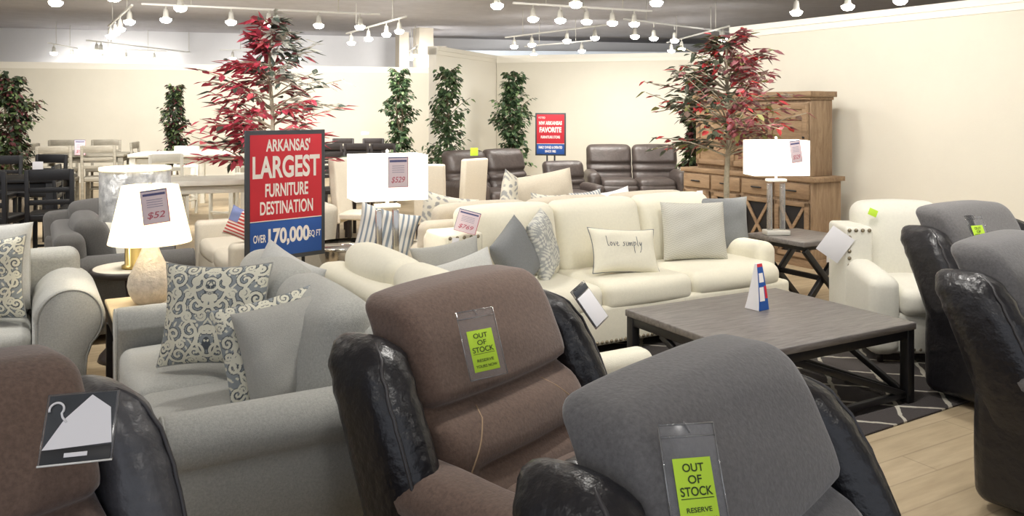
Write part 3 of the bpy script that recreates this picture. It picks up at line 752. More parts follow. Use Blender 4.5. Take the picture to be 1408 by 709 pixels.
# on the grey loveseat (local frame of G)
pillow('damask patterned grey and cream pillow on the grey loveseat', .50, .46, .16, None, PX(ath(290, 505, .50), radians(-4), 14, -1), colfn=damask, n=220, pin=.10, pipe='pil_grey', back=CG)
pillow('plain pale grey pillow with peaked corner behind the damask pillow', .46, .46, .17, 'grey_fab2', PX(G(.60, .36, .50), -pi / 2 + TH + .45, 14, 14))
pillow('plain grey pillow nearest the front arm of the grey loveseat', .42, .41, .16, 'pil_grey', PX(G(.53, -.60, .50), radians(30), 20, -8), pin=.05)
pillow('patterned pillow edge showing behind the plain grey front pillow', .41, .41, .09, None, PX(G(.47, -.50, .50), radians(28), 19, -9), colfn=damask, n=140, pin=.06)
pillow('damask patterned pillow leaning inside the big scroll arm at left edge', .46, .46, .17, None, PX(W(SL) @ Vector((.42, -.12, .49)), TH - .25, 16, -4), colfn=damask, n=190, pin=.10, pipe='pil_grey')
pillow('plain pale grey pillow on the left edge sofa', .58, .50, .18, 'grey_fab2', PX(W(SL) @ Vector((.38, .10, .50)), TH - .1, 12, 0), pin=.06)
# on the cream sofa
sx = lambda x, y, z: W(SC) @ Vector((x, y, z))
pillow('dark slate pillow leaning at the left end of the cream sofa', .42, .42, .16, 'pil_dark', PX(sx(-.86, -.20, .49), TH + .50, 16, -24), pin=.08)
pillow('grey floral print pillow leaning beside the dark slate pillow', .42, .44, .15, None, PX(sx(-.58, -.04, .49), TH + .75, 14, -10), colfn=small_print, n=110, pin=.08)
LP = pillow('cream lumbar pillow with handwritten words, middle of the cream sofa', .54, .33, .14, 'cream', PX(sx(-.09, -.26, .49), TH - .12, 24, 5), pipe='pil_dark', pin=.10)
pillow('pale grey chevron pillow near right end of the cream sofa', .52, .45, .17, None, PX(sx(.70, -.10, .49), TH - .36, 14, 1), colfn=chevron, n=120, pin=.05)
pillow('dark grey pillow at the far right end of the cream sofa', .50, .45, .15, 'pil_dark', PX(sx(1.13, .08, .49), TH - .45, 12, 0), pin=.07)
# handwriting projected onto the lumbar pillow
def strokes():
    Wd, Hh = .54, .33
    def P(x, y):                       # x,y in text units -> pillow u,v
        u = -.62 + x * .155; v = .10 + y * .30
        q = pil_pt(u, v, Wd, Hh, .14, -1, .10); return (q[0], q[1] - .0025, q[2])
    letters = [
        [(0, 1.5), (.15, .1), (.4, 0)],                                  # l
        [(.8, .6), (.6, .3), (.8, 0), (1.05, .3), (.8, .6)],             # o
        [(1.2, .6), (1.4, 0), (1.65, .65)],                              # v
        [(1.8, .3), (2.15, .4), (2.0, .65), (1.8, .35), (2.0, 0), (2.3, .1)],  # e
        [(3.35, .6), (3.1, .5), (3.35, .25), (3.15, .0), (2.95, .05)],   # s
        [(3.6, .6), (3.7, 0), (3.85, .05)],                              # i
        [(4.0, .6), (4.08, 0), (4.2, .5), (4.35, .5), (4.4, 0), (4.55, .5), (4.7, .5), (4.75, 0)],  # m
        [(5.0, .7), (5.15, -1.0), (5.05, .3), (5.3, .65), (5.5, .3), (5.1, .05)],  # p
        [(5.85, 1.5), (5.8, .2), (5.95, 0)],                             # l
        [(6.2, .6), (6.35, .1), (6.65, .6), (6.5, -.4), (6.15, -.9)]]    # y
    mb = MB()
    for li, L in enumerate(letters):
        if li == 4: mb.build('handwriting', 'pil_dark', LP); mb = MB()
        pts = []
        for i in range(len(L) - 1):
            for k in range(5):
                a = k / 5; pts.append(P(L[i][0] * (1 - a) + L[i + 1][0] * a, L[i][1] * (1 - a) + L[i + 1][1] * a))
        pts.append(P(*L[-1])); tube(mb, pts, .0022, 5)
    mb.build('handwriting', 'pil_dark', LP)
strokes()
# on the cream loveseat
pillow('slate grey pillow on the far end of the cream loveseat', .40, .40, .14, 'pil_grey', PX(G(1.70, .46, .50), radians(8), 12, -10))
pillow('light linen pillow in front of the slate one, cream loveseat', .34, .34, .14, 'grey_fab2', PX(G(1.78, .32, .50), radians(12), 12, -18), pin=.06)
# beige sofa pillows
bx = lambda x, y, z: W(SBG) @ Vector((x, y, z))
pillow('pale printed pillow poking above left half of the beige sofa', .50, .46, .14, None, PX(bx(1.0, -.02, .52), TH, 2, 12), colfn=pale_print, n=70)
pillow('tall pale printed pillow above the middle of the beige sofa', .46, .50, .14, None, PX(bx(.28, -.16, .60), TH + .5, 4, 20), colfn=pale_print, n=70)
pillow('large plain beige cushion standing above the beige sofa back', .62, .50, .20, 'beige', PX(bx(-.06, -.14, .60), TH - .15, 4, -8), pin=.04)
pillow('small pale printed pillow before the large beige cushion', .34, .34, .12, None, PX(bx(.05, .03, .60), TH - .1, 4, 5), colfn=pale_print, n=60)
pillow('small blue striped pillow above the beige sofa back', .34, .34, .12, None, PX(bx(-.40, .0, .60), TH, 4, -4), colfn=stripes, n=70)
pillow('small pale blue pillow with pointed corner on beige sofa', .36, .34, .12, 'paper', PX(bx(-.72, .0, .60), TH, 4, -8))
pillow('blue and white striped pillow on the ottoman left of beige sofa', .46, .46, .15, None, PX(G(1.80, 1.95, .48), radians(20), 16, 16), colfn=stripes, n=90)
pillow('flag striped pillow beside the sign on the beige sofa', .26, .24, .09, None, PX((-2.18, 6.60, .63), radians(-10), 12, 18), colfn=flagp, n=60)
pillow('cream pillow slumped on the charcoal loveseat', .40, .42, .13, 'white_fab', PX(W(SD) @ Vector((-.12, .02, .46)), radians(50), 16, -12))

# ------------------------------------------------------------------ tables
def coffee_table():
    c = (ath(862, 425, .46) + ath(1085, 394, .46) + ath(1234, 446, .46) + ath(1039, 484, .46)) / 4
    t = empty('coffee_table', (c.x, c.y, .012), radians(29), 'dark espresso coffee table with diagonal side braces on the rug', 'coffee table')
    A, B, h = .62, .52, .448
    mb = MB(); softbox(mb, (0, 0, h - .02), (2 * A, 2 * B, .04), .006, n=(2, 2, 1), m=1); mb.build('tabletop', 'espresso', t)
    mb = MB()
    for s in (-1, 1):
        box(mb, (0, s * (B - .03), h - .065), (2 * A - .1, .035, .05)); box(mb, (s * (A - .03), 0, h - .065), (.035, 2 * B - .1, .05))
    mb.build('apron', 'blackwood', t)
    for sx in (-1, 1):
        for sy in (-1, 1):
            mb = MB(); box(mb, (sx * (A - .035), sy * (B - .035), (h - .04) / 2), (.055, .055, h - .04)); mb.build('leg', 'blackwood', t)
    for s in (-1, 1):
        mb = MB(); beam(mb, (-A + .30, s * (B - .035), h - .09), (A - .07, s * (B - .035), .05), .035, .03, (0, 1, 0))
        mb.build('brace', 'blackwood', t)
        mb = MB(); box(mb, (0, s * (B - .035), .045), (2 * A - .12, .03, .035)); mb.build('stretcher', 'blackwood', t)
        mb = MB(); beam(mb, (s * (A - .035), B - .30, h - .09), (s * (A - .035), -B + .07, .05), .035, .03, (1, 0, 0))
        mb.build('brace', 'blackwood', t)
        mb = MB(); box(mb, (s * (A - .035), 0, .045), (.03, 2 * B - .12, .035)); mb.build('stretcher', 'blackwood', t)
    return t
CT = coffee_table()
# tent card
t = empty('tent_card', ath(1041, 424, .462), radians(-56), 'folded blue and red tent card standing on the coffee table', 'sign')
tcp = lambda y, q: (.050 - .032 * q ** 1.4, y * (1 - .45 * q), .27 * q)
mb = MB(); rings = []
for k in range(7):
    q = k / 6; x = .050 - .034 * q ** 1.4; y = .045 * (1 - .5 * q); xb = -.055 + .055 * q ** .8
    rings.append([(x, -y, .27 * q), (x, y, .27 * q), (xb, y, .27 * q), (xb, -y, .27 * q)])
loft(mb, rings); mb.build('folded_card', 'paper', t, smooth=False)
def tface(y0, y1, q0, q1, m, nm, off=.0012):
    mb = MB(); n = 5; vs = []
    for k in range(n + 1):
        q = q0 + (q1 - q0) * k / n; x = .050 - .034 * q ** 1.4 + off; w_ = .045 * (1 - .5 * q)
        vs += [(x, y0 * w_, .27 * q), (x, y1 * w_, .27 * q)]
    mb.add(vs, [(2 * k, 2 * k + 1, 2 * k + 3, 2 * k + 2) for k in range(n)]); mb.build(nm, m, t, smooth=False)
tface(-1, 1, .0, .93, 'blue', 'printed_face'); tface(-1, 1, .93, 1, 'red', 'red_tip'); tface(.45, 1, .25, .52, 'red', 'red_block', .002)
tface(-.7, .6, .60, .80, 'sigw', 'white_block', .002); tface(-.8, .3, .20, .50, 'sigw', 'white_block', .002)

def end_table_x(loc, rz):
    t = empty('end_table', loc, rz, 'dark end table with crossed X legs under the right lamp', 'end table')
    mb = MB(); softbox(mb, (0, 0, .58), (.60, .60, .04), .006, m=1); mb.build('tabletop', 'espresso', t)
    for s in (-1, 1):
        mb = MB(); box(mb, (0, s * .25, .545), (.54, .03, .04)); box(mb, (s * .255, 0, .545), (.03, .5, .04)); mb.build('apron', 'blackwood', t)
        for k in (-1, 1):
            mb = MB(); beam(mb, (-k * .25, s * (.24 + .018 * k), .53), (k * .25, s * (.24 + .018 * k), .02), .05, .035, (0, 1, 0)); mb.build('leg', 'blackwood', t)
    mb = MB(); beam(mb, (0, -.24, .275), (0, .24, .275), .04, .04); mb.build('stretcher', 'blackwood', t)
    return t
ET = end_table_x((2.41, 6.99, 0), TH)
card(mtx_on(ET, .0, -.30, .57, 0, radians(3)), 'small white tag on the edge of the X-leg end table', .07, .15)

# dark end table with top painted as lit yellow by the ceramic lamp
t = empty('end_table', (-2.0, 4.74, 0), TH, 'dark wood end table with painted lamplit tan top beside the grey loveseat', 'end table')
mb = MB(); softbox(mb, (0, 0, .54), (.52, .52, .025), .006, m=1); mb.build('tabletop', 'toplit', t)
mb = MB(); box(mb, (0, 0, .47), (.49, .49, .11)); mb.build('apron', 'darkwood', t)
for sx_ in (-1, 1):
    for sy_ in (-1, 1):
        mb = MB(); box(mb, (sx_ * .225, sy_ * .225, .21), (.06, .06, .42)); mb.build('leg', 'darkwood', t)
mb = MB(); box(mb, (0, 0, .14), (.44, .44, .025)); mb.build('shelf', 'darkwood', t)
# round table
t = empty('side_table', (-2.53, 5.57, 0), 0, 'round dark wood side table under the brass and mercury lamp', 'side table')
mb = MB(); lathe(mb, [(.001, .60), (.255, .60), (.262, .59), (.262, .565), (.24, .555), (.001, .555)], 40); mb.build('tabletop', 'darkwood', t)
mb = MB(); lathe(mb, [(.001, .603), (.235, .603), (.238, .600)], 40); mb.build('top_inlay', 'linen', t)
mb = MB(); lathe(mb, [(.001, .55), (.05, .55), (.035, .4), (.045, .2), (.20, .03), (.21, 0), (.001, 0)], 24); mb.build('pedestal', 'darkwood', t)
# chrome drum table
t = empty('side_table', (-1.27, 6.56, 0), 0, 'hammered chrome drum side table with glass top behind the cream loveseat', 'side table')
mb = MB()
lathe(mb, [(.24, .57), (.235, .50), (.20, .40), (.13, .28), (.10, .2), (.16, .08), (.22, 0), (.001, 0)], 36); mb.build('drum', 'chrome', t)
mb = MB(); lathe(mb, [(.001, .597), (.275, .597), (.28, .59), (.28, .58), (.001, .58)], 40); mb.build('tabletop', 'acrylic', t)
mb = MB(); lathe(mb, [(.275, .575), (.285, .58), (.285, .597), (.275, .60)], 40); mb.build('rim', 'chrome', t)
# plain end table for the centre lamp
t = empty('end_table', G(1.60, 1.24), TH, 'dark end table hidden behind cream loveseat carrying the box lamp', 'end table')
mb = MB(); softbox(mb, (0, 0, .58), (.50, .50, .04), .006, m=1); mb.build('tabletop', 'espresso', t)
for sx_ in (-1, 1):
    for sy_ in (-1, 1):
        mb = MB(); box(mb, (sx_ * .21, sy_ * .21, .28), (.05, .05, .56)); mb.build('leg', 'blackwood', t)

# ------------------------------------------------------------------ lamps
def box_shade(mb, w, d, h, z0, tk=.004):
    o = [(-w / 2, -d / 2), (w / 2, -d / 2), (w / 2, d / 2), (-w / 2, d / 2)]
    i = [(-w / 2 + tk, -d / 2 + tk), (w / 2 - tk, -d / 2 + tk), (w / 2 - tk, d / 2 - tk), (-w / 2 + tk, d / 2 - tk)]
    vs = [(x, y, z0) for x, y in o] + [(x, y, z0 + h) for x, y in o] + [(x, y, z0 + h) for x, y in i] + [(x, y, z0) for x, y in i]
    fs = []
    for k in range(4):
        n = (k + 1) % 4
        fs += [(k, n, n + 4, k + 4), (k + 4, n + 4, n + 8, k + 8), (k + 8, n + 8, n + 12, k + 12), (k + 12, n + 12, n, k)]
    return mb.add(vs, fs)
def lamp_light(loc, e=25, r=.05):
    ld = bpy.data.lights.new('lamp_glow', 'POINT'); ld.energy = e * .75; ld.color = (1, .93, .80); ld.shadow_soft_size = r
    o = bpy.data.objects.new('lamp_glow', ld); COL.objects.link(o); o.location = loc
def acrylic_lamp(label, loc, rz, w, d, sh, zb, colm='acrylic', gap=.055):
    t = empty('table_lamp', loc, rz, label, 'lamp', 'lit box shade lamps')
    mb = MB(); softbox(mb, (0, 0, .02), (.20, .12, .04), .006, m=1); mb.build('base', 'offwhite', t)
    for s in (-1, 1):
        mb = MB(); box(mb, (s * gap, 0, .04 + (zb - .12) / 2), (.038, .038, zb - .10)); mb.build('column', colm, t)
    mb = MB(); softbox(mb, (0, 0, zb - .045), (.155, .09, .022), .005, m=1); mb.build('column_cap', 'white', t)
    mb = MB(); tube(mb, [(0, 0, zb - .04), (0, 0, zb + sh + .01)], .012, 8); lathe(mb, [(.001, .03), (.012, .02), (.006, .0)], 10, (0, 0, zb + sh + .005)); mb.build('neck', 'white', t)
    mb = MB(); box_shade(mb, w, d, sh, zb); s = mb.build('lamp_shade', 'shade_w', t, smooth=False)
    mb = MB(); lathe(mb, [(.001, .11), (.02, .10), (.03, .06), (.018, .01), (.001, 0)], 14, (0, 0, zb + sh * .35)); mb.build('bulb', 'bulb', t)
    mb = MB(); beam(mb, (-w / 2, 0, zb + sh - .02), (w / 2, 0, zb + sh - .02), .004); mb.build('shade_spider', 'white', t)
    lamp_light(Vector(loc) + Vector((0, 0, zb + sh * .75)), 14)
    return t
LR = acrylic_lamp('lit white box lamp on the X-leg end table, right', (2.21, 7.0, .601), TH * .15, .47, .26, .29, .50)
LM = acrylic_lamp('lit white box lamp standing behind the cream loveseat, centre', Vector((-.80, 5.36, .601)), radians(22), .46, .28, .285, .475, 'chrome')
price_tag(W(LM) @ Matrix.Translation((.035, -.146, .475 + .275)), 'price tag on the centre box lamp shade', .13, .19, '$529')
price_tag(W(LR) @ Matrix.Translation((.10, -.136, .50 + .29)) @ Matrix.Rotation(radians(-8), 4, 'Y'), 'tilted price tag on the right box lamp shade', .09, .18, '$529')
# ceramic lamp
p = Vector((-2.05, 4.74, .5535))
t = empty('table_lamp', p, 0, 'lit lamp with tapered cream shade and bulbous ceramic base, left', 'lamp')
mb = MB(); lathe(mb, [(.001, 0), (.065, 0), (.085, .012), (.112, .06), (.122, .105), (.115, .15), (.085, .215), (.058, .275), (.042, .32), (.036, .345), (.04, .35), (.001, .352)], 40); mb.build('base', 'ceramic', t)
mb = MB(); lathe(mb, [(.001, .35), (.033, .35), (.033, .37), (.012, .375), (.012, .46), (.001, .46)], 20); mb.build('neck', 'white', t)
mb = MB(); lathe(mb, [(.222, .345), (.150, .665), (.146, .665), (.218, .345), (.222, .345)], 48); sh = mb.build('lamp_shade', 'shade', t)
mb = MB(); lathe(mb, [(.001, .11), (.02, .10), (.03, .06), (.018, .01), (.001, 0)], 14, (0, 0, .45)); mb.build('bulb', 'bulb', t)
mb = MB(); beam(mb, (-.148, 0, .65), (.148, 0, .65), .004); beam(mb, (0, -.148, .65), (0, .148, .65), .004); lathe(mb, [(.001, .03), (.012, .02), (.005, 0)], 10, (0, 0, .655)); mb.build('finial', 'offwhite', t)
lamp_light(p + Vector((0, 0, .56)), 14)
price_tag(Matrix.Translation(p + Vector((.085, -.160, .655))) @ Matrix.Rotation(radians(20), 4, 'Z') @ Matrix.Rotation(radians(-13), 4, 'X') @ Matrix.Rotation(radians(-7), 4, 'Y'), 'price tag on the tapered ceramic lamp shade', .135, .185, '$52')
# mercury lamp
p = Vector((-2.49, 5.53, .604))
t = empty('table_lamp', p, 0, 'lamp with mottled silver drum shade and brass cylinder base', 'lamp')
mb = MB(); lathe(mb, [(.001, 0), (.085, 0), (.085, .02), (.065, .025), (.065, .30), (.04, .32), (.012, .33), (.012, .42), (.001, .42)], 32); mb.build('base', 'gold', t)
mb = MB(); lathe(mb, [(.218, .325), (.218, .66), (.214, .66), (.214, .325), (.218, .325)], 48); mb.build('lamp_shade', 'mercury', t)
mb = MB(); lathe(mb, [(.2185, .645), (.221, .645), (.221, .665), (.2125, .665), (.2125, .645)], 48); mb.build('shade_rim', 'shade', t)
mb = MB(); lathe(mb, [(.001, .11), (.02, .10), (.03, .06), (.018, .01), (.001, 0)], 14, (0, 0, .50)); mb.build('bulb', 'bulb', t)
lamp_light(p + Vector((0, 0, .56)), 14)

# tags on other furniture
price_tag(Matrix.Translation(at(647, 290, 5.60)) @ Matrix.Rotation(radians(0), 4, 'Z') @ Matrix.Rotation(radians(-20), 4, 'X') @ Matrix.Rotation(radians(15), 4, 'Y'), 'price tag on the nailhead wing of the cream sofa', .15, .15, '$769')
card(W(SC) @ Matrix.Translation((-1.30, .008, .80)) @ Matrix.Rotation(radians(8), 4, 'Y'), 'narrow white card hanging on the cream sofa nailhead wing', .05, .18)
card(Matrix.Translation(at(962, 262, 6.98)) @ Matrix.Rotation(radians(-4), 4, 'Y'), 'small white tag standing at the cream sofa right back corner', .05, .20)
# price sheet in holder on the brown recliner's far wing
t = empty('price_tag', (0, 0, 0), 0, 'grey sheet in acrylic holder on the far wing of the brown recliner', 'tag', 'price tags')
place(t, mtx_on(R1, .43, lean(.93) - .17, .985, -lt - .15, radians(-14)))
mb = MB(); box(mb, (0, 0, -.06), (.11, .006, .16), 0, .001); mb.build('holder', 'sleeve', t)
mb = MB(); box(mb, (0, -.004, -.075), (.10, .002, .12), 0, .0005); mb.build('sheet', 'paper', t)
mb = MB(); box(mb, (0, -.004, .0), (.10, .002, .022), 0, .0005); mb.build('header_strip', 'darkgrey', t)

# ------------------------------------------------------------------ signs
def sign(label, pl, pr, ztop, zbot, lines, split, poles, txtm='sigw'):
    d = (pr - pl); w = d.length; rz = atan2(d.y, d.x); h = ztop - zbot
    c = (pl + pr) / 2
    t = empty('floor_sign', (c.x, c.y, 0), rz, label, 'sign', 'showroom floor signs')
    mb = MB(); box(mb, (0, .012, (ztop + zbot) / 2), (w, .022, h), 0, .003); mb.build('frame', 'darkgrey', t)
    b = .03 * (w / .6)
    fw = w - 2 * b; fh = h - 2 * b; zt = ztop - b; zb = zbot + b; zs = zt - fh * split
    mb = MB(); box(mb, (0, -.001, (zt + zs) / 2), (fw, .004, zt - zs), 0, .0005); r = mb.build('red_panel', 'red', t); r['label'] = 'red upper field'
    mb = MB(); box(mb, (0, -.001, (zb + zs) / 2 - .003), (fw, .004, zs - zb - .006), 0, .0005); bl = mb.build('blue_panel', 'blue', t); bl['label'] = 'blue lower field'
    mb = MB(); box(mb, (0, -.0015, zs), (fw, .004, .006), 0, .0005); mb.build('divider_line', 'sigw', t)
    tr = MB(); tb = MB()
    for (s, x, y, ww, hh, part, bold) in lines:
        text_mb(s, ww * fw, hh * fh, (x * fw, -.0045, zt - y * fh), bold, 0, tr if part == 'r' else tb)
    tr.build('lettering', txtm, r, smooth=False); tb.build('lettering', txtm, bl, smooth=False)
    for x in poles:
        mb = MB(); tube(mb, [(x, .035, .02), (x, .035, ztop - .1)], .013, 8); mb.build('pole', 'black', t)
    mb = MB(); box(mb, (0, .035, .01), (w * .8, .35, .018), 0, .004); mb.build('foot_plate', 'black', t)
    return t
sign('large red and blue sign reading largest furniture destination on a stand', Vector((-1.815, 5.70, 0)), Vector((-1.370, 6.13, 0)), 1.502, .592,
     [("ARKANSAS'", .02, .085, .62, .105, 'r', .03), ('LARGEST', 0, .265, .94, .185, 'r', .03), ('FURNITURE', 0, .455, .60, .11, 'r', .025), ('DESTINATION', .0, .60, .74, .11, 'r', .02),
      ('OVER', -.375, .845, .17, .065, 'b', .02), ('170,000', .03, .845, .58, .15, 'b', .04), ('SQ FT', .40, .85, .17, .065, 'b', .02)], .705, [.15, -.15])
pl, pr = at(736, 0, 13.2), at(778, 0, 13.1)
sign("small red and blue sign in front of the back wall partition", Vector((pl.x, pl.y, 0)), Vector((pr.x, pr.y, 0)), 1.59, .92,
     [('VOTED', -.32, .08, .26, .05, 'r', .02), ('NW ARKANSAS', 0, .215, .84, .10, 'r', .05), ('FAVORITE', 0, .385, .80, .14, 'r', .05), ('FURNITURE STORE', 0, .57, .70, .07, 'r', .04),
      ('FAMILY OWNED & OPERATED', 0, .83, .86, .07, 'b', .04), ('SINCE 1982', 0, .93, .40, .06, 'b', .04)], .74, [.06, -.06])

# ------------------------------------------------------------------ hutch
def hutch():
    f = Vector((2.2 - 2.95, 10.27 - 8.37, 0)); 
    rz = atan2(-.86, .51)              # width axis runs along the right wall towards the camera
    ex = Vector((cos(rz), sin(rz), 0)); ey = Vector((-sin(rz), cos(rz), 0))   # ey points into the wall
    nearfront = Vector((3.10, 8.60, 0)); Wd, D = 2.0, .50
    c = nearfront - ex * (Wd / 2) + ey * (D / 2)
    t = empty('hutch', (c.x, c.y, 0), rz, 'rustic brown wood buffet with hutch top against the right wall', 'hutch')
    mb = MB(); box(mb, (0, 0, .48), (Wd - .08, D - .04, .82)); mb.build('buffet_body', 'hutchwood', t)
    mb = MB(); box(mb, (0, 0, .915), (Wd, D, .05)); mb.build('buffet_top', 'hutchtop', t)
    mb = MB(); box(mb, (0, 0, .04), (Wd - .04, D - .02, .08)); mb.build('plinth', 'hutchtop', t)
    for k in range(4):
        x = -Wd / 2 + .04 + (Wd - .08) / 4 * (k + .5)
        mb = MB(); box(mb, (x, -D / 2 + .01, .79), ((Wd - .16) / 4 - .02, .03, .16)); dr = mb.build('drawer', 'hutchtop', t)
        mb = MB(); tube(mb, [(x - .07, -D / 2 - .02, .79), (x + .07, -D / 2 - .02, .79)], .008, 8); mb.build('handle', 'black', dr)
        w2 = (Wd - .16) / 4 - .02
        mb = MB(); box(mb, (x, -D / 2 + .016, .39), (w2, .012, .56)); dk = mb.build('shaded_opening', 'blackwood', t)  # black sheet standing in for shade inside the open rack
        mb = MB()
        for s in (-1, 1): box(mb, (x + s * (w2 / 2 - .025), -D / 2 + .0, .39), (.05, .03, .58)); box(mb, (x, -D / 2 + .0, .39 + s * .265), (w2, .03, .05))
        for s in (-1, 1): beam(mb, (x - s * (w2 / 2 - .05), -D / 2 + .002 + .004 * s, .13), (x + s * (w2 / 2 - .05), -D / 2 + .002 + .004 * s, .65), .035, .02, (0, 1, 0))
        mb.build('cross_frame', 'hutchtop', dk)
    W2 = Wd - .30
    mb = MB(); box(mb, (0, .06, 1.36), (W2, D - .16, .84)); mb.build('hutch_body', 'hutchwood', t)
    mb = MB(); box(mb, (0, .05, 1.81), (W2 + .08, D - .08, .06)); box(mb, (0, .05, 1.77), (W2 + .03, D - .12, .04)); mb.build('crown', 'hutchtop', t)
    for k in range(3):
        x = -W2 / 2 + W2 / 3 * (k + .5)
        mb = MB(); box(mb, (x, -.13, 1.35), (W2 / 3 - .03, .02, .74)); dr = mb.build('door', 'hutchtop', t)
        mb = MB()
        for s in (-1, 1): box(mb, (x + s * (W2 / 6 - .05), -.145, 1.35), (.06, .02, .72)); box(mb, (x, -.145, 1.35 + s * .33), (W2 / 3 - .06, .02, .06))
        box(mb, (x, -.145, 1.55), (W2 / 3 - .06, .015, .03)); mb.build('door_frame', 'hutchtop', dr)
        mb = MB(); lathe(mb, [(.001, .03), (.014, .02), (.006, 0)], 10)
        mb.v = [(x + W2 / 6 - .05 + a, -.155 - c_, 1.35 + b) for a, b, c_ in mb.v]; mb.build('knob', 'black', dr)
    return t
hutch()

# ------------------------------------------------------------------ dining furniture
def dining_chair(name, label, loc, rz, m, seatm, seat=.46, top=1.0, style='slat', group='dining chairs', w=.44):
    t = empty(name, loc, rz, label, 'chair', group); d = .42
    mb = MB(); softbox(mb, (0, 0, seat - .03), (w, d, .07), .02, (0, 0, .01), n=(2, 2, 1)); mb.build('seat', seatm, t)
    for sx_ in (-1, 1):
        mb = MB(); box(mb, (sx_ * (w / 2 - .025), -d / 2 + .03, (seat - .05) / 2), (.04, .04, seat - .05)); mb.build('leg', m, t)
        mb = MB(); ht = top if style == 'slat' else seat - .05
        beam(mb, (sx_ * (w / 2 - .025), d / 2 - .02, 0), (sx_ * (w / 2 - .025), d / 2 - .02 + (.06 if style == 'slat' else 0), ht), .04, .035); mb.build('leg', m, t)
    if style == 'slat':
        mb = MB()
        y = lambda z: d / 2 - .02 + .06 * z / top
        for z, h in ((top - .05, .11), (top - .20, .05), (top - .32, .05)): box(mb, (0, y(z), z), (w - .05, .022, h))
        mb.build('backrest', m, t)
    else:
        mb = MB(); softbox(mb, (0, d / 2 - .01, (seat + top) / 2 - .05), (w + .02, .09, top - seat + .12), .025, n=(3, 1, 4), fn=lambda x, yy, z: (x, yy + .08 * (z - seat), z)); mb.build('backrest', seatm, t)
    if seat > .55:
        mb = MB()
        for s in (-1, 1): beam(mb, (s * (w / 2 - .025), -d / 2 + .03, .22), (s * (w / 2 - .025), d / 2 - .02, .22), .025); beam(mb, (-(w / 2 - .03), s * (d / 2 - .025), .26), (w / 2 - .03, s * (d / 2 - .025), .26), .025)
        mb.build('stretcher', m, t)
    return t
def dining_table(label, loc, rz, w, d, h, m, topm, th=.04, group='dining tables'):
    t = empty('dining_table', loc, rz, label, 'table', group)
    mb = MB(); softbox(mb, (0, 0, h - th / 2), (w, d, th), .008, m=1); mb.build('tabletop', topm, t)
    mb = MB(); box(mb, (0, 0, h - th - .05), (w - .14, d - .14, .08)); mb.build('apron', m, t)
    for sx_ in (-1, 1):
        for sy_ in (-1, 1):
            mb = MB(); box(mb, (sx_ * (w / 2 - .06), sy_ * (d / 2 - .06), (h - th) / 2), (.08, .08, h - th)); mb.build('leg', m, t)
    return t
# beige parsons chairs and table
tb = at(540, 0, 10.3)
dining_table('dining table with linen slipcover chairs behind the centre box lamp', (tb.x - .1, tb.y + .1, 0), 0, 1.2, .9, .76, 'darkwood', 'taupewood')
q = at(598, 0, 9.55); dining_chair('dining_chair', 'linen slipcover dining chair right of the centre lamp shade', (q.x, q.y, 0), radians(170), 'darkwood', 'linen', .47, 1.03, 'parsons', w=.34)
q = at(632, 0, 10.0); dining_chair('dining_chair', 'linen slipcover dining chair turned sideways beside brown leather loveseat', (q.x, q.y, 0), radians(-130), 'darkwood', 'linen', .47, 1.06, 'parsons', w=.38)
q = at(494, 0, 9.6); dining_chair('dining_chair', 'linen slipcover dining chair left of the centre lamp, seat visible', (q.x, q.y, 0), radians(82), 'darkwood', 'linen', .47, 1.08, 'parsons', w=.46)
# black bar height set at the left
bt = at(22, 0, 8.9)
dining_table('black counter height table behind black chairs at left edge', (bt.x - .3, bt.y + .35, 0), radians(12), 1.2, .8, .90, 'blackwood', 'blackwood')
spots = [(-10, 8.1, 190, 'black counter chair at the far left edge, closest'), (74, 8.4, 200, 'black counter chair with slatted back left of silver drum lamp'), (114, 8.9, 110, 'black counter chair turned sideways, white tag nearby'),
         (-6, 10.3, 10, 'black counter chair behind the black table, far left'), (54, 10.6, -5, 'black counter chair behind the black table near white tag')]
first = None
for (u, D, a, lb) in spots:
    q = at(u, 0, D)
    if first is None: first = dining_chair('bar_chair', lb, (q.x, q.y, 0), radians(a), 'blackwood', 'blackwood', .62, 1.06, 'slat', 'black counter chairs'); continue
    copy_tree(first, (q.x, q.y, 0), radians(a), lb)
card(Matrix.Translation(at(52, 222, 8.55)), 'white tag hanging on the black counter chair at left', .11, .13)
# taupe set in the back left
tt = at(118, 0, 13.6)
dining_table('taupe counter height dining table far left by the wall', (tt.x, tt.y, 0), radians(15), 1.3, .9, .93, 'taupewood', 'taupewood')
spots = [(80, 12.6, 195, 'taupe dining chair nearest on left side of the taupe table'), (140, 12.8, 195, 'taupe dining chair nearest on right side of the taupe table'), (82, 14.6, 15, 'taupe dining chair behind the taupe table, left one'),
         (142, 14.8, 15, 'taupe dining chair behind the taupe table, right one'), (207, 14.0, 100, 'taupe dining chair at the right end of the table'), (22, 13.2, -80, 'taupe dining chair at the left end of the table')]
first = None
for (u, D, a, lb) in spots:
    q = at(u, 0, D)
    if first is None: first = dining_chair('dining_chair', lb, (q.x, q.y, 0), radians(a), 'taupewood', 'taupewood', .62, 1.10, 'slat', 'taupe dining chairs', w=.5); continue
    copy_tree(first, (q.x, q.y, 0), radians(a), lb)
price_tag(Matrix.Translation(at(110, 192, 13.0)), 'blue and red tag card standing on the taupe dining table', .17, .24, '$99')
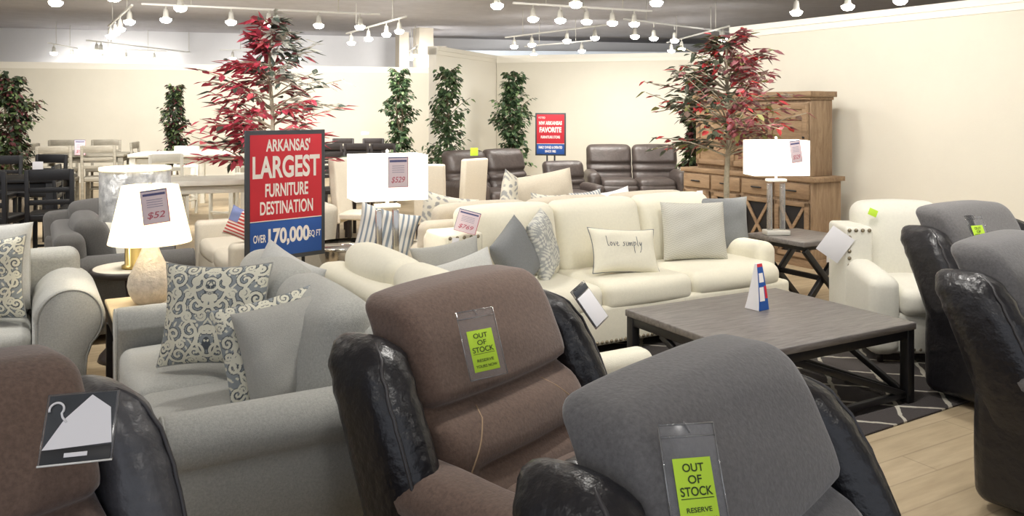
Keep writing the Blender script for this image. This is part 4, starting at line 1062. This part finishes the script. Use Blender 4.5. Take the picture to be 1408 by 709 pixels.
# white sets
q = at(283, 0, 9.6); dining_table('white rectangular table behind the tall red tree trunk', (q.x, q.y, 0), radians(20), 1.25, .75, .86, 'whitewood', 'whitewood', .06)
q = at(262, 0, 12.2); dining_table('white table further back near small ficus', (q.x, q.y, 0), radians(10), 1.5, .9, 1.02, 'whitewood', 'whitewood', .05)
q = at(318, 0, 14.4); dining_table('grey topped white table far back left of the sign', (q.x, q.y, 0), radians(10), 1.2, .9, 1.08, 'whitewood', 'taupewood', .05)
first = None
for (u, D, a, lb) in [(232, 10.8, 30, 'white dining chair left of the white rectangular table'), (245, 13.1, -10, 'white dining chair behind the farther white table'), (318, 11.4, -30, 'white dining chair half hidden by red leaves')]:
    q = at(u, 0, D)
    if first is None: first = dining_chair('dining_chair', lb, (q.x, q.y, 0), radians(a), 'whitewood', 'taupewood', .60, 1.06, 'slat', 'white dining chairs'); continue
    copy_tree(first, (q.x, q.y, 0), radians(a), lb)
mb = MB(); lathe(mb, [(.001, 0), (.10, 0), (.16, .05), (.17, .08), (.15, .06), (.001, .02)], 24); o = mb.build('bowl', 'taupewood'); tag(o, 'shallow dark bowl on the grey topped white table', 'bowl'); q = at(318, 0, 14.4); o.location = (q.x, q.y, 1.082)
# dark set behind the sign, right
q = at(478, 0, 15.6); dining_table('dark dining table far back right of the sign', (q.x, q.y, 0), radians(5), 1.5, .9, .95, 'darkwood', 'darkwood')
first = None
for (u, D, a, lb) in [(456, 14.6, 185, 'dark dining chair right beside the big sign edge'), (492, 14.6, 185, 'dark dining chair in the middle before dark table'), (528, 14.6, 185, 'dark dining chair before dark table near tall ficus'),
                      (470, 16.6, 5, 'dark dining chair behind dark table, left'), (512, 16.6, 5, 'dark dining chair behind dark table, right'), (462, 11.2, 30, 'dark dining chair closer, between sign and box lamp')]:
    q = at(u, 0, D)
    if first is None: first = dining_chair('dining_chair', lb, (q.x, q.y, 0), radians(a), 'darkwood', 'darkwood', .60, 1.06, 'slat', 'dark dining chairs'); continue
    copy_tree(first, (q.x, q.y, 0), radians(a), lb)
card(Matrix.Translation(at(502, 181, 14.6)), 'small white and blue tag on the far dark dining table', .14, .06)

# ------------------------------------------------------------------ brown leather reclining loveseats
def leather_love(label, loc, rz, Wd=1.62, seats=2, hb=1.06):
    t = empty('reclining_loveseat', loc, rz, label, 'sofa', 'brown leather reclining seats'); m = 'brown_leather'
    mb = MB(); softbox(mb, (0, 0, .24), (Wd - .2, .82, .40), .04, n=(3, 2, 1)); mb.build('base', m, t)
    for s in (-1, 1):
        mb = MB(); softbox(mb, (s * (Wd / 2 - .11), -.03, .35), (.22, .92, .58), .09, (0, .02, .02), n=(3, 6, 4)); mb.build('arm', m, t)
    iw = Wd - .44; cw = iw / seats if seats > 0 else iw
    bw = (Wd - .10) / seats
    for k in range(seats):
        x = -iw / 2 + cw * (k + .5); xb = -(Wd - .10) / 2 + bw * (k + .5)
        mb = MB(); softbox(mb, (x, -.12, .42), (cw - .01, .72, .20), .07, (0, .02, .03), n=(4, 5, 2)); mb.build('seat_cushion', m, t)
        mb = MB(); softbox(mb, (x, -.47, .26), (cw - .02, .10, .34), .045, (0, .02, 0), n=(4, 1, 3)); mb.build('footrest', m, t)
        def bfn(X, Y, Z, xb=xb):
            g = exp(-((Z - .73) / .03) ** 2) * .05 + exp(-((Z - .60) / .025) ** 2) * .04
            return X, Y + .30 * (Z - .4) + (g if Y < .30 else 0), Z
        mb = MB(); softbox(mb, (xb, .26, .73), (bw - .015, .22, .64), .09, (0, .05, .01), n=(6, 2, 20), fn=bfn); mb.build('backrest', m, t)
    return t
q = at(873, 0, 13.75); leather_love('brown leather reclining loveseat facing forward near the back wall', (q.x, q.y, 0), radians(0), 1.64, 2, 1.06)
q = at(690, 0, 12.0); BL = leather_love('brown leather reclining loveseat angled right with lime tag', (q.x, q.y, 0), radians(40), 1.55, 2, 1.06)
q = at(750, 0, 12.35)
t = leather_love('brown leather recliner seen low between the two loveseats', (q.x + .42, q.y + .35, 0), radians(20), .90, 1); t.scale = (.85, .85, .80)
card(Matrix.Translation(at(652, 203, 11.55)) @ Matrix.Rotation(radians(30), 4, 'Z'), 'lime tag on the angled brown leather loveseat', .12, .11, 'lime')

# ------------------------------------------------------------------ rug
def rug_mat():
    m, nt, b = new_mat('trellis_rug'); L = nt.links
    tc = N(nt, 'ShaderNodeTexCoord'); mp = N(nt, 'ShaderNodeMapping'); mp.inputs['Rotation'].default_value = (0, 0, pi / 4); mp.inputs['Scale'].default_value = (3.4, 3.4, 1)
    L.new(tc.outputs['Object'], mp.inputs[0])
    no = N(nt, 'ShaderNodeTexNoise', Scale=9.0, Detail=4.0)
    L.new(tc.outputs['Object'], no.inputs['Vector'])
    sc = N(nt, 'ShaderNodeVectorMath', operation='SCALE'); sc.inputs['Scale'].default_value = .16; L.new(no.outputs['Color'], sc.inputs[0])
    ad = N(nt, 'ShaderNodeVectorMath', operation='ADD'); L.new(mp.outputs[0], ad.inputs[0]); L.new(sc.outputs[0], ad.inputs[1])
    br = N(nt, 'ShaderNodeTexBrick', Scale=1.0, offset=0.0); br.inputs['Brick Width'].default_value = 1.0; br.inputs['Row Height'].default_value = 1.0; br.inputs['Mortar Size'].default_value = .045
    br.inputs['Mortar Smooth'].default_value = .3
    br.inputs['Color1'].default_value = (*lin((82, 76, 74)), 1); br.inputs['Color2'].default_value = (*lin((66, 61, 60)), 1); br.inputs['Mortar'].default_value = (*lin((196, 190, 176)), 1)
    L.new(ad.outputs[0], br.inputs['Vector']); L.new(br.outputs[0], b.inputs['Base Color']); b.inputs['Roughness'].default_value = .95
    n2 = N(nt, 'ShaderNodeTexNoise', Scale=180.0); L.new(tc.outputs['Object'], n2.inputs['Vector'])
    bu = N(nt, 'ShaderNodeBump', Strength=.6, Distance=.02); L.new(n2.outputs['Fac'], bu.inputs['Height']); L.new(bu.outputs[0], b.inputs['Normal'])
    return m
M['rug'] = rug_mat()
mb = MB(); softbox(mb, (0, 0, .006), (2.75, 2.0, .012), .004, n=(4, 4, 1), m=1); o = mb.build('area_rug', 'rug')
tag(o, 'dark brown rug with pale trellis lattice under the coffee table', 'rug'); g = G(3.75, -.05); o.location = (g.x, g.y, 0.0); o.rotation_euler = (0, 0, TH + .03)

# ------------------------------------------------------------------ trees
rnd = random.Random(7)
def leaf(mb, cols, p, d, up, L, w, col):
    d = d.normalized(); s = d.cross(up)
    if s.length < 1e-3: s = Vector((1, 0, 0))
    s.normalize(); n = s.cross(d)
    v = [p, p + d * L * .30 + s * w * .42 + n * w * .10, p + d * L * .30 - s * w * .42 + n * w * .10, p + d * L * .62 + s * w * .36 - n * w * .02, p + d * L * .62 - s * w * .36 - n * w * .02,
         p + d * L - n * w * .15, p + d * L * .30 - n * w * .05, p + d * L * .62 - n * w * .12]
    mb.add(v, [(0, 1, 6), (0, 6, 2), (1, 3, 7, 6), (6, 7, 4, 2), (3, 5, 7), (7, 5, 4)])
    k = rnd.uniform(.75, 1.2); cols += [tuple(min(1, c * k) for c in col)] * 8
def tree(name, label, loc, htop, hbot, rad, ntier, nbr, lperbr, L, w, pal, trunkr=.03, bark='bark', flat=.25, twist=0.0, stems=1, group=None, pot=(.2, .35), shape=None, seed=1, droop=.2):
    global rnd
    rnd = random.Random(seed)
    t = empty(name, loc, 0, label, 'tree', group)
    mb = MB(); bm = MB()
    leafs = MB(); cols = []
    for st in range(stems):
        ph = st * 2.1 + .4
        pts = [Vector((.035 * sin(z * 5 + ph) * (1 if stems > 1 else .4) + .03 * cos(ph) * (stems > 1), .035 * cos(z * 4 + ph) * (1 if stems > 1 else .4), z)) for z in [pot[1] * .8 + (htop * .95 - pot[1] * .8) * i / 16 for i in range(17)]]
        tube(bm, pts, lambda q: trunkr * (1 - .65 * q), 8)
    for k in range(ntier):
        q = (k + .5 * rnd.random()) / ntier; z = hbot + (htop - hbot) * q
        rr = rad * (shape(q) if shape else (1 - .75 * q ** 1.6) * (.6 + .4 * sin(min(1, q * 3) * pi / 2)))
        for b_ in range(nbr):
            a = rnd.uniform(0, 2 * pi); r1 = rr * rnd.uniform(.55, 1.05); el = rnd.uniform(-.25, .75) * (1 - flat * .6)
            p0 = Vector((0, 0, z - .1 * r1)); tip = Vector((cos(a) * r1, sin(a) * r1, z + r1 * el))
            mid = (p0 + tip) / 2 + Vector((0, 0, .12 * r1))
            bp = [p0 * (1 - s) ** 2 + mid * 2 * s * (1 - s) + tip * s * s for s in (0, .25, .5, .75, 1)]
            tube(bm, bp, lambda s: trunkr * .22 * (1 - .7 * s) + .0012, 4, caps=False)
            for j in range(lperbr):
                s = .25 + .75 * (j + rnd.random()) / lperbr
                p = p0 * (1 - s) ** 2 + mid * 2 * s * (1 - s) + tip * s * s
                dirr = Vector((cos(a + rnd.uniform(-1.1, 1.1)), sin(a + rnd.uniform(-1.1, 1.1)), rnd.uniform(-.5, .4) - droop))
                p = p + Vector((rnd.uniform(-1, 1), rnd.uniform(-1, 1), rnd.uniform(-1, 1))) * .03
                leaf(leafs, cols, p, dirr, Vector((rnd.uniform(-.4, .4), rnd.uniform(-.4, .4), 1)), L * rnd.uniform(.7, 1.2), w * rnd.uniform(.8, 1.15), pal(p, a, q))
    bm.build('trunk', bark, t); leafs.build('foliage', 'leaf', t, smooth=False, cols=cols)
    mb = MB(); r0, h0 = pot; lathe(mb, [(.001, 0), (r0 * .75, 0), (r0, h0), (r0 * .9, h0), (r0 * .88, h0 * .9), (.001, h0 * .9)], 24); mb.build('pot', 'pot', t)
    return t
def redpal(p, a, q):
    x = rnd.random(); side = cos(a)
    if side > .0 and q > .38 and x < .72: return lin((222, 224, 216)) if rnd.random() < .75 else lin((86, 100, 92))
    if x < .55: return lin((206, 84, 104))  # reds lightened to pink, haze painted into the leaf colour
    if x < .72: return lin((236, 120, 128))
    if x < .86: return lin((160, 74, 84))
    return lin((84, 96, 84))
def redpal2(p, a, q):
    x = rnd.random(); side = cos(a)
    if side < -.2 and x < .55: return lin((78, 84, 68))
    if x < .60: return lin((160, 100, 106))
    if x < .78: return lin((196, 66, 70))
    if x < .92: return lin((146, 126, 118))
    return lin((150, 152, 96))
def greenpal(p, a, q):
    x = rnd.random()
    return lin((62, 84, 58)) if x < .5 else lin((88, 112, 76)) if x < .82 else lin((126, 148, 104))
def darkgreen(p, a, q):
    x = rnd.random()
    return lin((52, 62, 46)) if x < .5 else lin((84, 100, 62)) if x < .75 else lin((92, 50, 52)) if x < .92 else lin((120, 140, 90))
tree('red_leaf_tree', 'tall artificial tree with crimson and silver leaves behind the big sign', (-2.52, 8.75, 0), 2.62, 1.0, .88, 16, 8, 11, .165, .072, redpal, .034, 'bark', .55, pot=(.2, .4), seed=3,
     shape=lambda q: (1.0 - .78 * max(0, q - .35) / .65) * (.85 + .15 * sin(q * 30)), droop=.05)
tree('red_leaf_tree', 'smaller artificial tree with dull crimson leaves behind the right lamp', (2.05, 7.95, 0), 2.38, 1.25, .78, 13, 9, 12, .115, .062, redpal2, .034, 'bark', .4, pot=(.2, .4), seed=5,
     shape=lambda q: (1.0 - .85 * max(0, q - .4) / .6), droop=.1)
colsh = lambda q: (.75 + .25 * sin(q * 14)) * (1 - .55 * max(0, q - .7) / .3)
ft = [(615, 13.0, 2.30, .62, .42, 'ficus tree before the partition end with open airy crown', greenpal, 11), (706, 14.7, 2.30, .45, .42, 'dense ficus tree in the corner beside the small red sign', greenpal, 12),
      (549, 16.6, 2.44, .5, .40, 'column shaped ficus tree left of the partition end', greenpal, 13), (240, 16.6, 2.14, .6, .30, 'slim dark ficus tree against the left back wall', darkgreen, 14),
      (14, 12.4, 2.13, .75, .46, 'dark ficus tree with reddish leaves cut by the left edge', darkgreen, 15), (958, 10.9, 2.15, .9, .24, 'slim green ficus behind the dull crimson tree', darkgreen, 16)]
for (u, D, ht, hb, r, lb, pal, sd) in ft:
    q = at(u, 0, D)
    tree('ficus_tree', lb, (q.x, q.y, 0), ht, hb, r, 18, 9, 14 if sd != 11 else 8, .10, .06, pal, .028, 'barkdark', .1, stems=2 if sd != 11 else 1, group='green ficus trees', shape=colsh, seed=sd, droop=.5,
         pot=(.2, .32))

# ------------------------------------------------------------------ camera, world, render look
cam = bpy.data.cameras.new('camera'); co = bpy.data.objects.new('camera', cam); COL.objects.link(co)
co.location = (0, 0, EYE); co.rotation_euler = (pi / 2, 0, 0)
cam.sensor_fit = 'HORIZONTAL'; cam.sensor_width = 36.0; cam.lens = 36.0 * F / IW
cam.shift_x = 0.0; cam.shift_y = -(IH / 2 - HY) / IW
cam.clip_start = .05; cam.clip_end = 200
S.camera = co
w = bpy.data.worlds.new('world'); w.use_nodes = True; S.world = w
w.node_tree.nodes['Background'].inputs[0].default_value = (.85, .9, 1.0, 1); w.node_tree.nodes['Background'].inputs[1].default_value = .8
S.view_settings.view_transform = 'Standard'; S.view_settings.look = 'None'; S.view_settings.gamma = 1.0
S.view_settings.use_curve_mapping = False; S.view_settings.exposure = 0.24
S.cycles.use_denoising = True
S.cycles.max_bounces = 6; S.cycles.diffuse_bounces = 4; S.cycles.glossy_bounces = 3; S.cycles.transmission_bounces = 4; S.cycles.transparent_max_bounces = 12
S.cycles.caustics_reflective = False; S.cycles.caustics_refractive = False
S.cycles.sample_clamp_indirect = 6.0
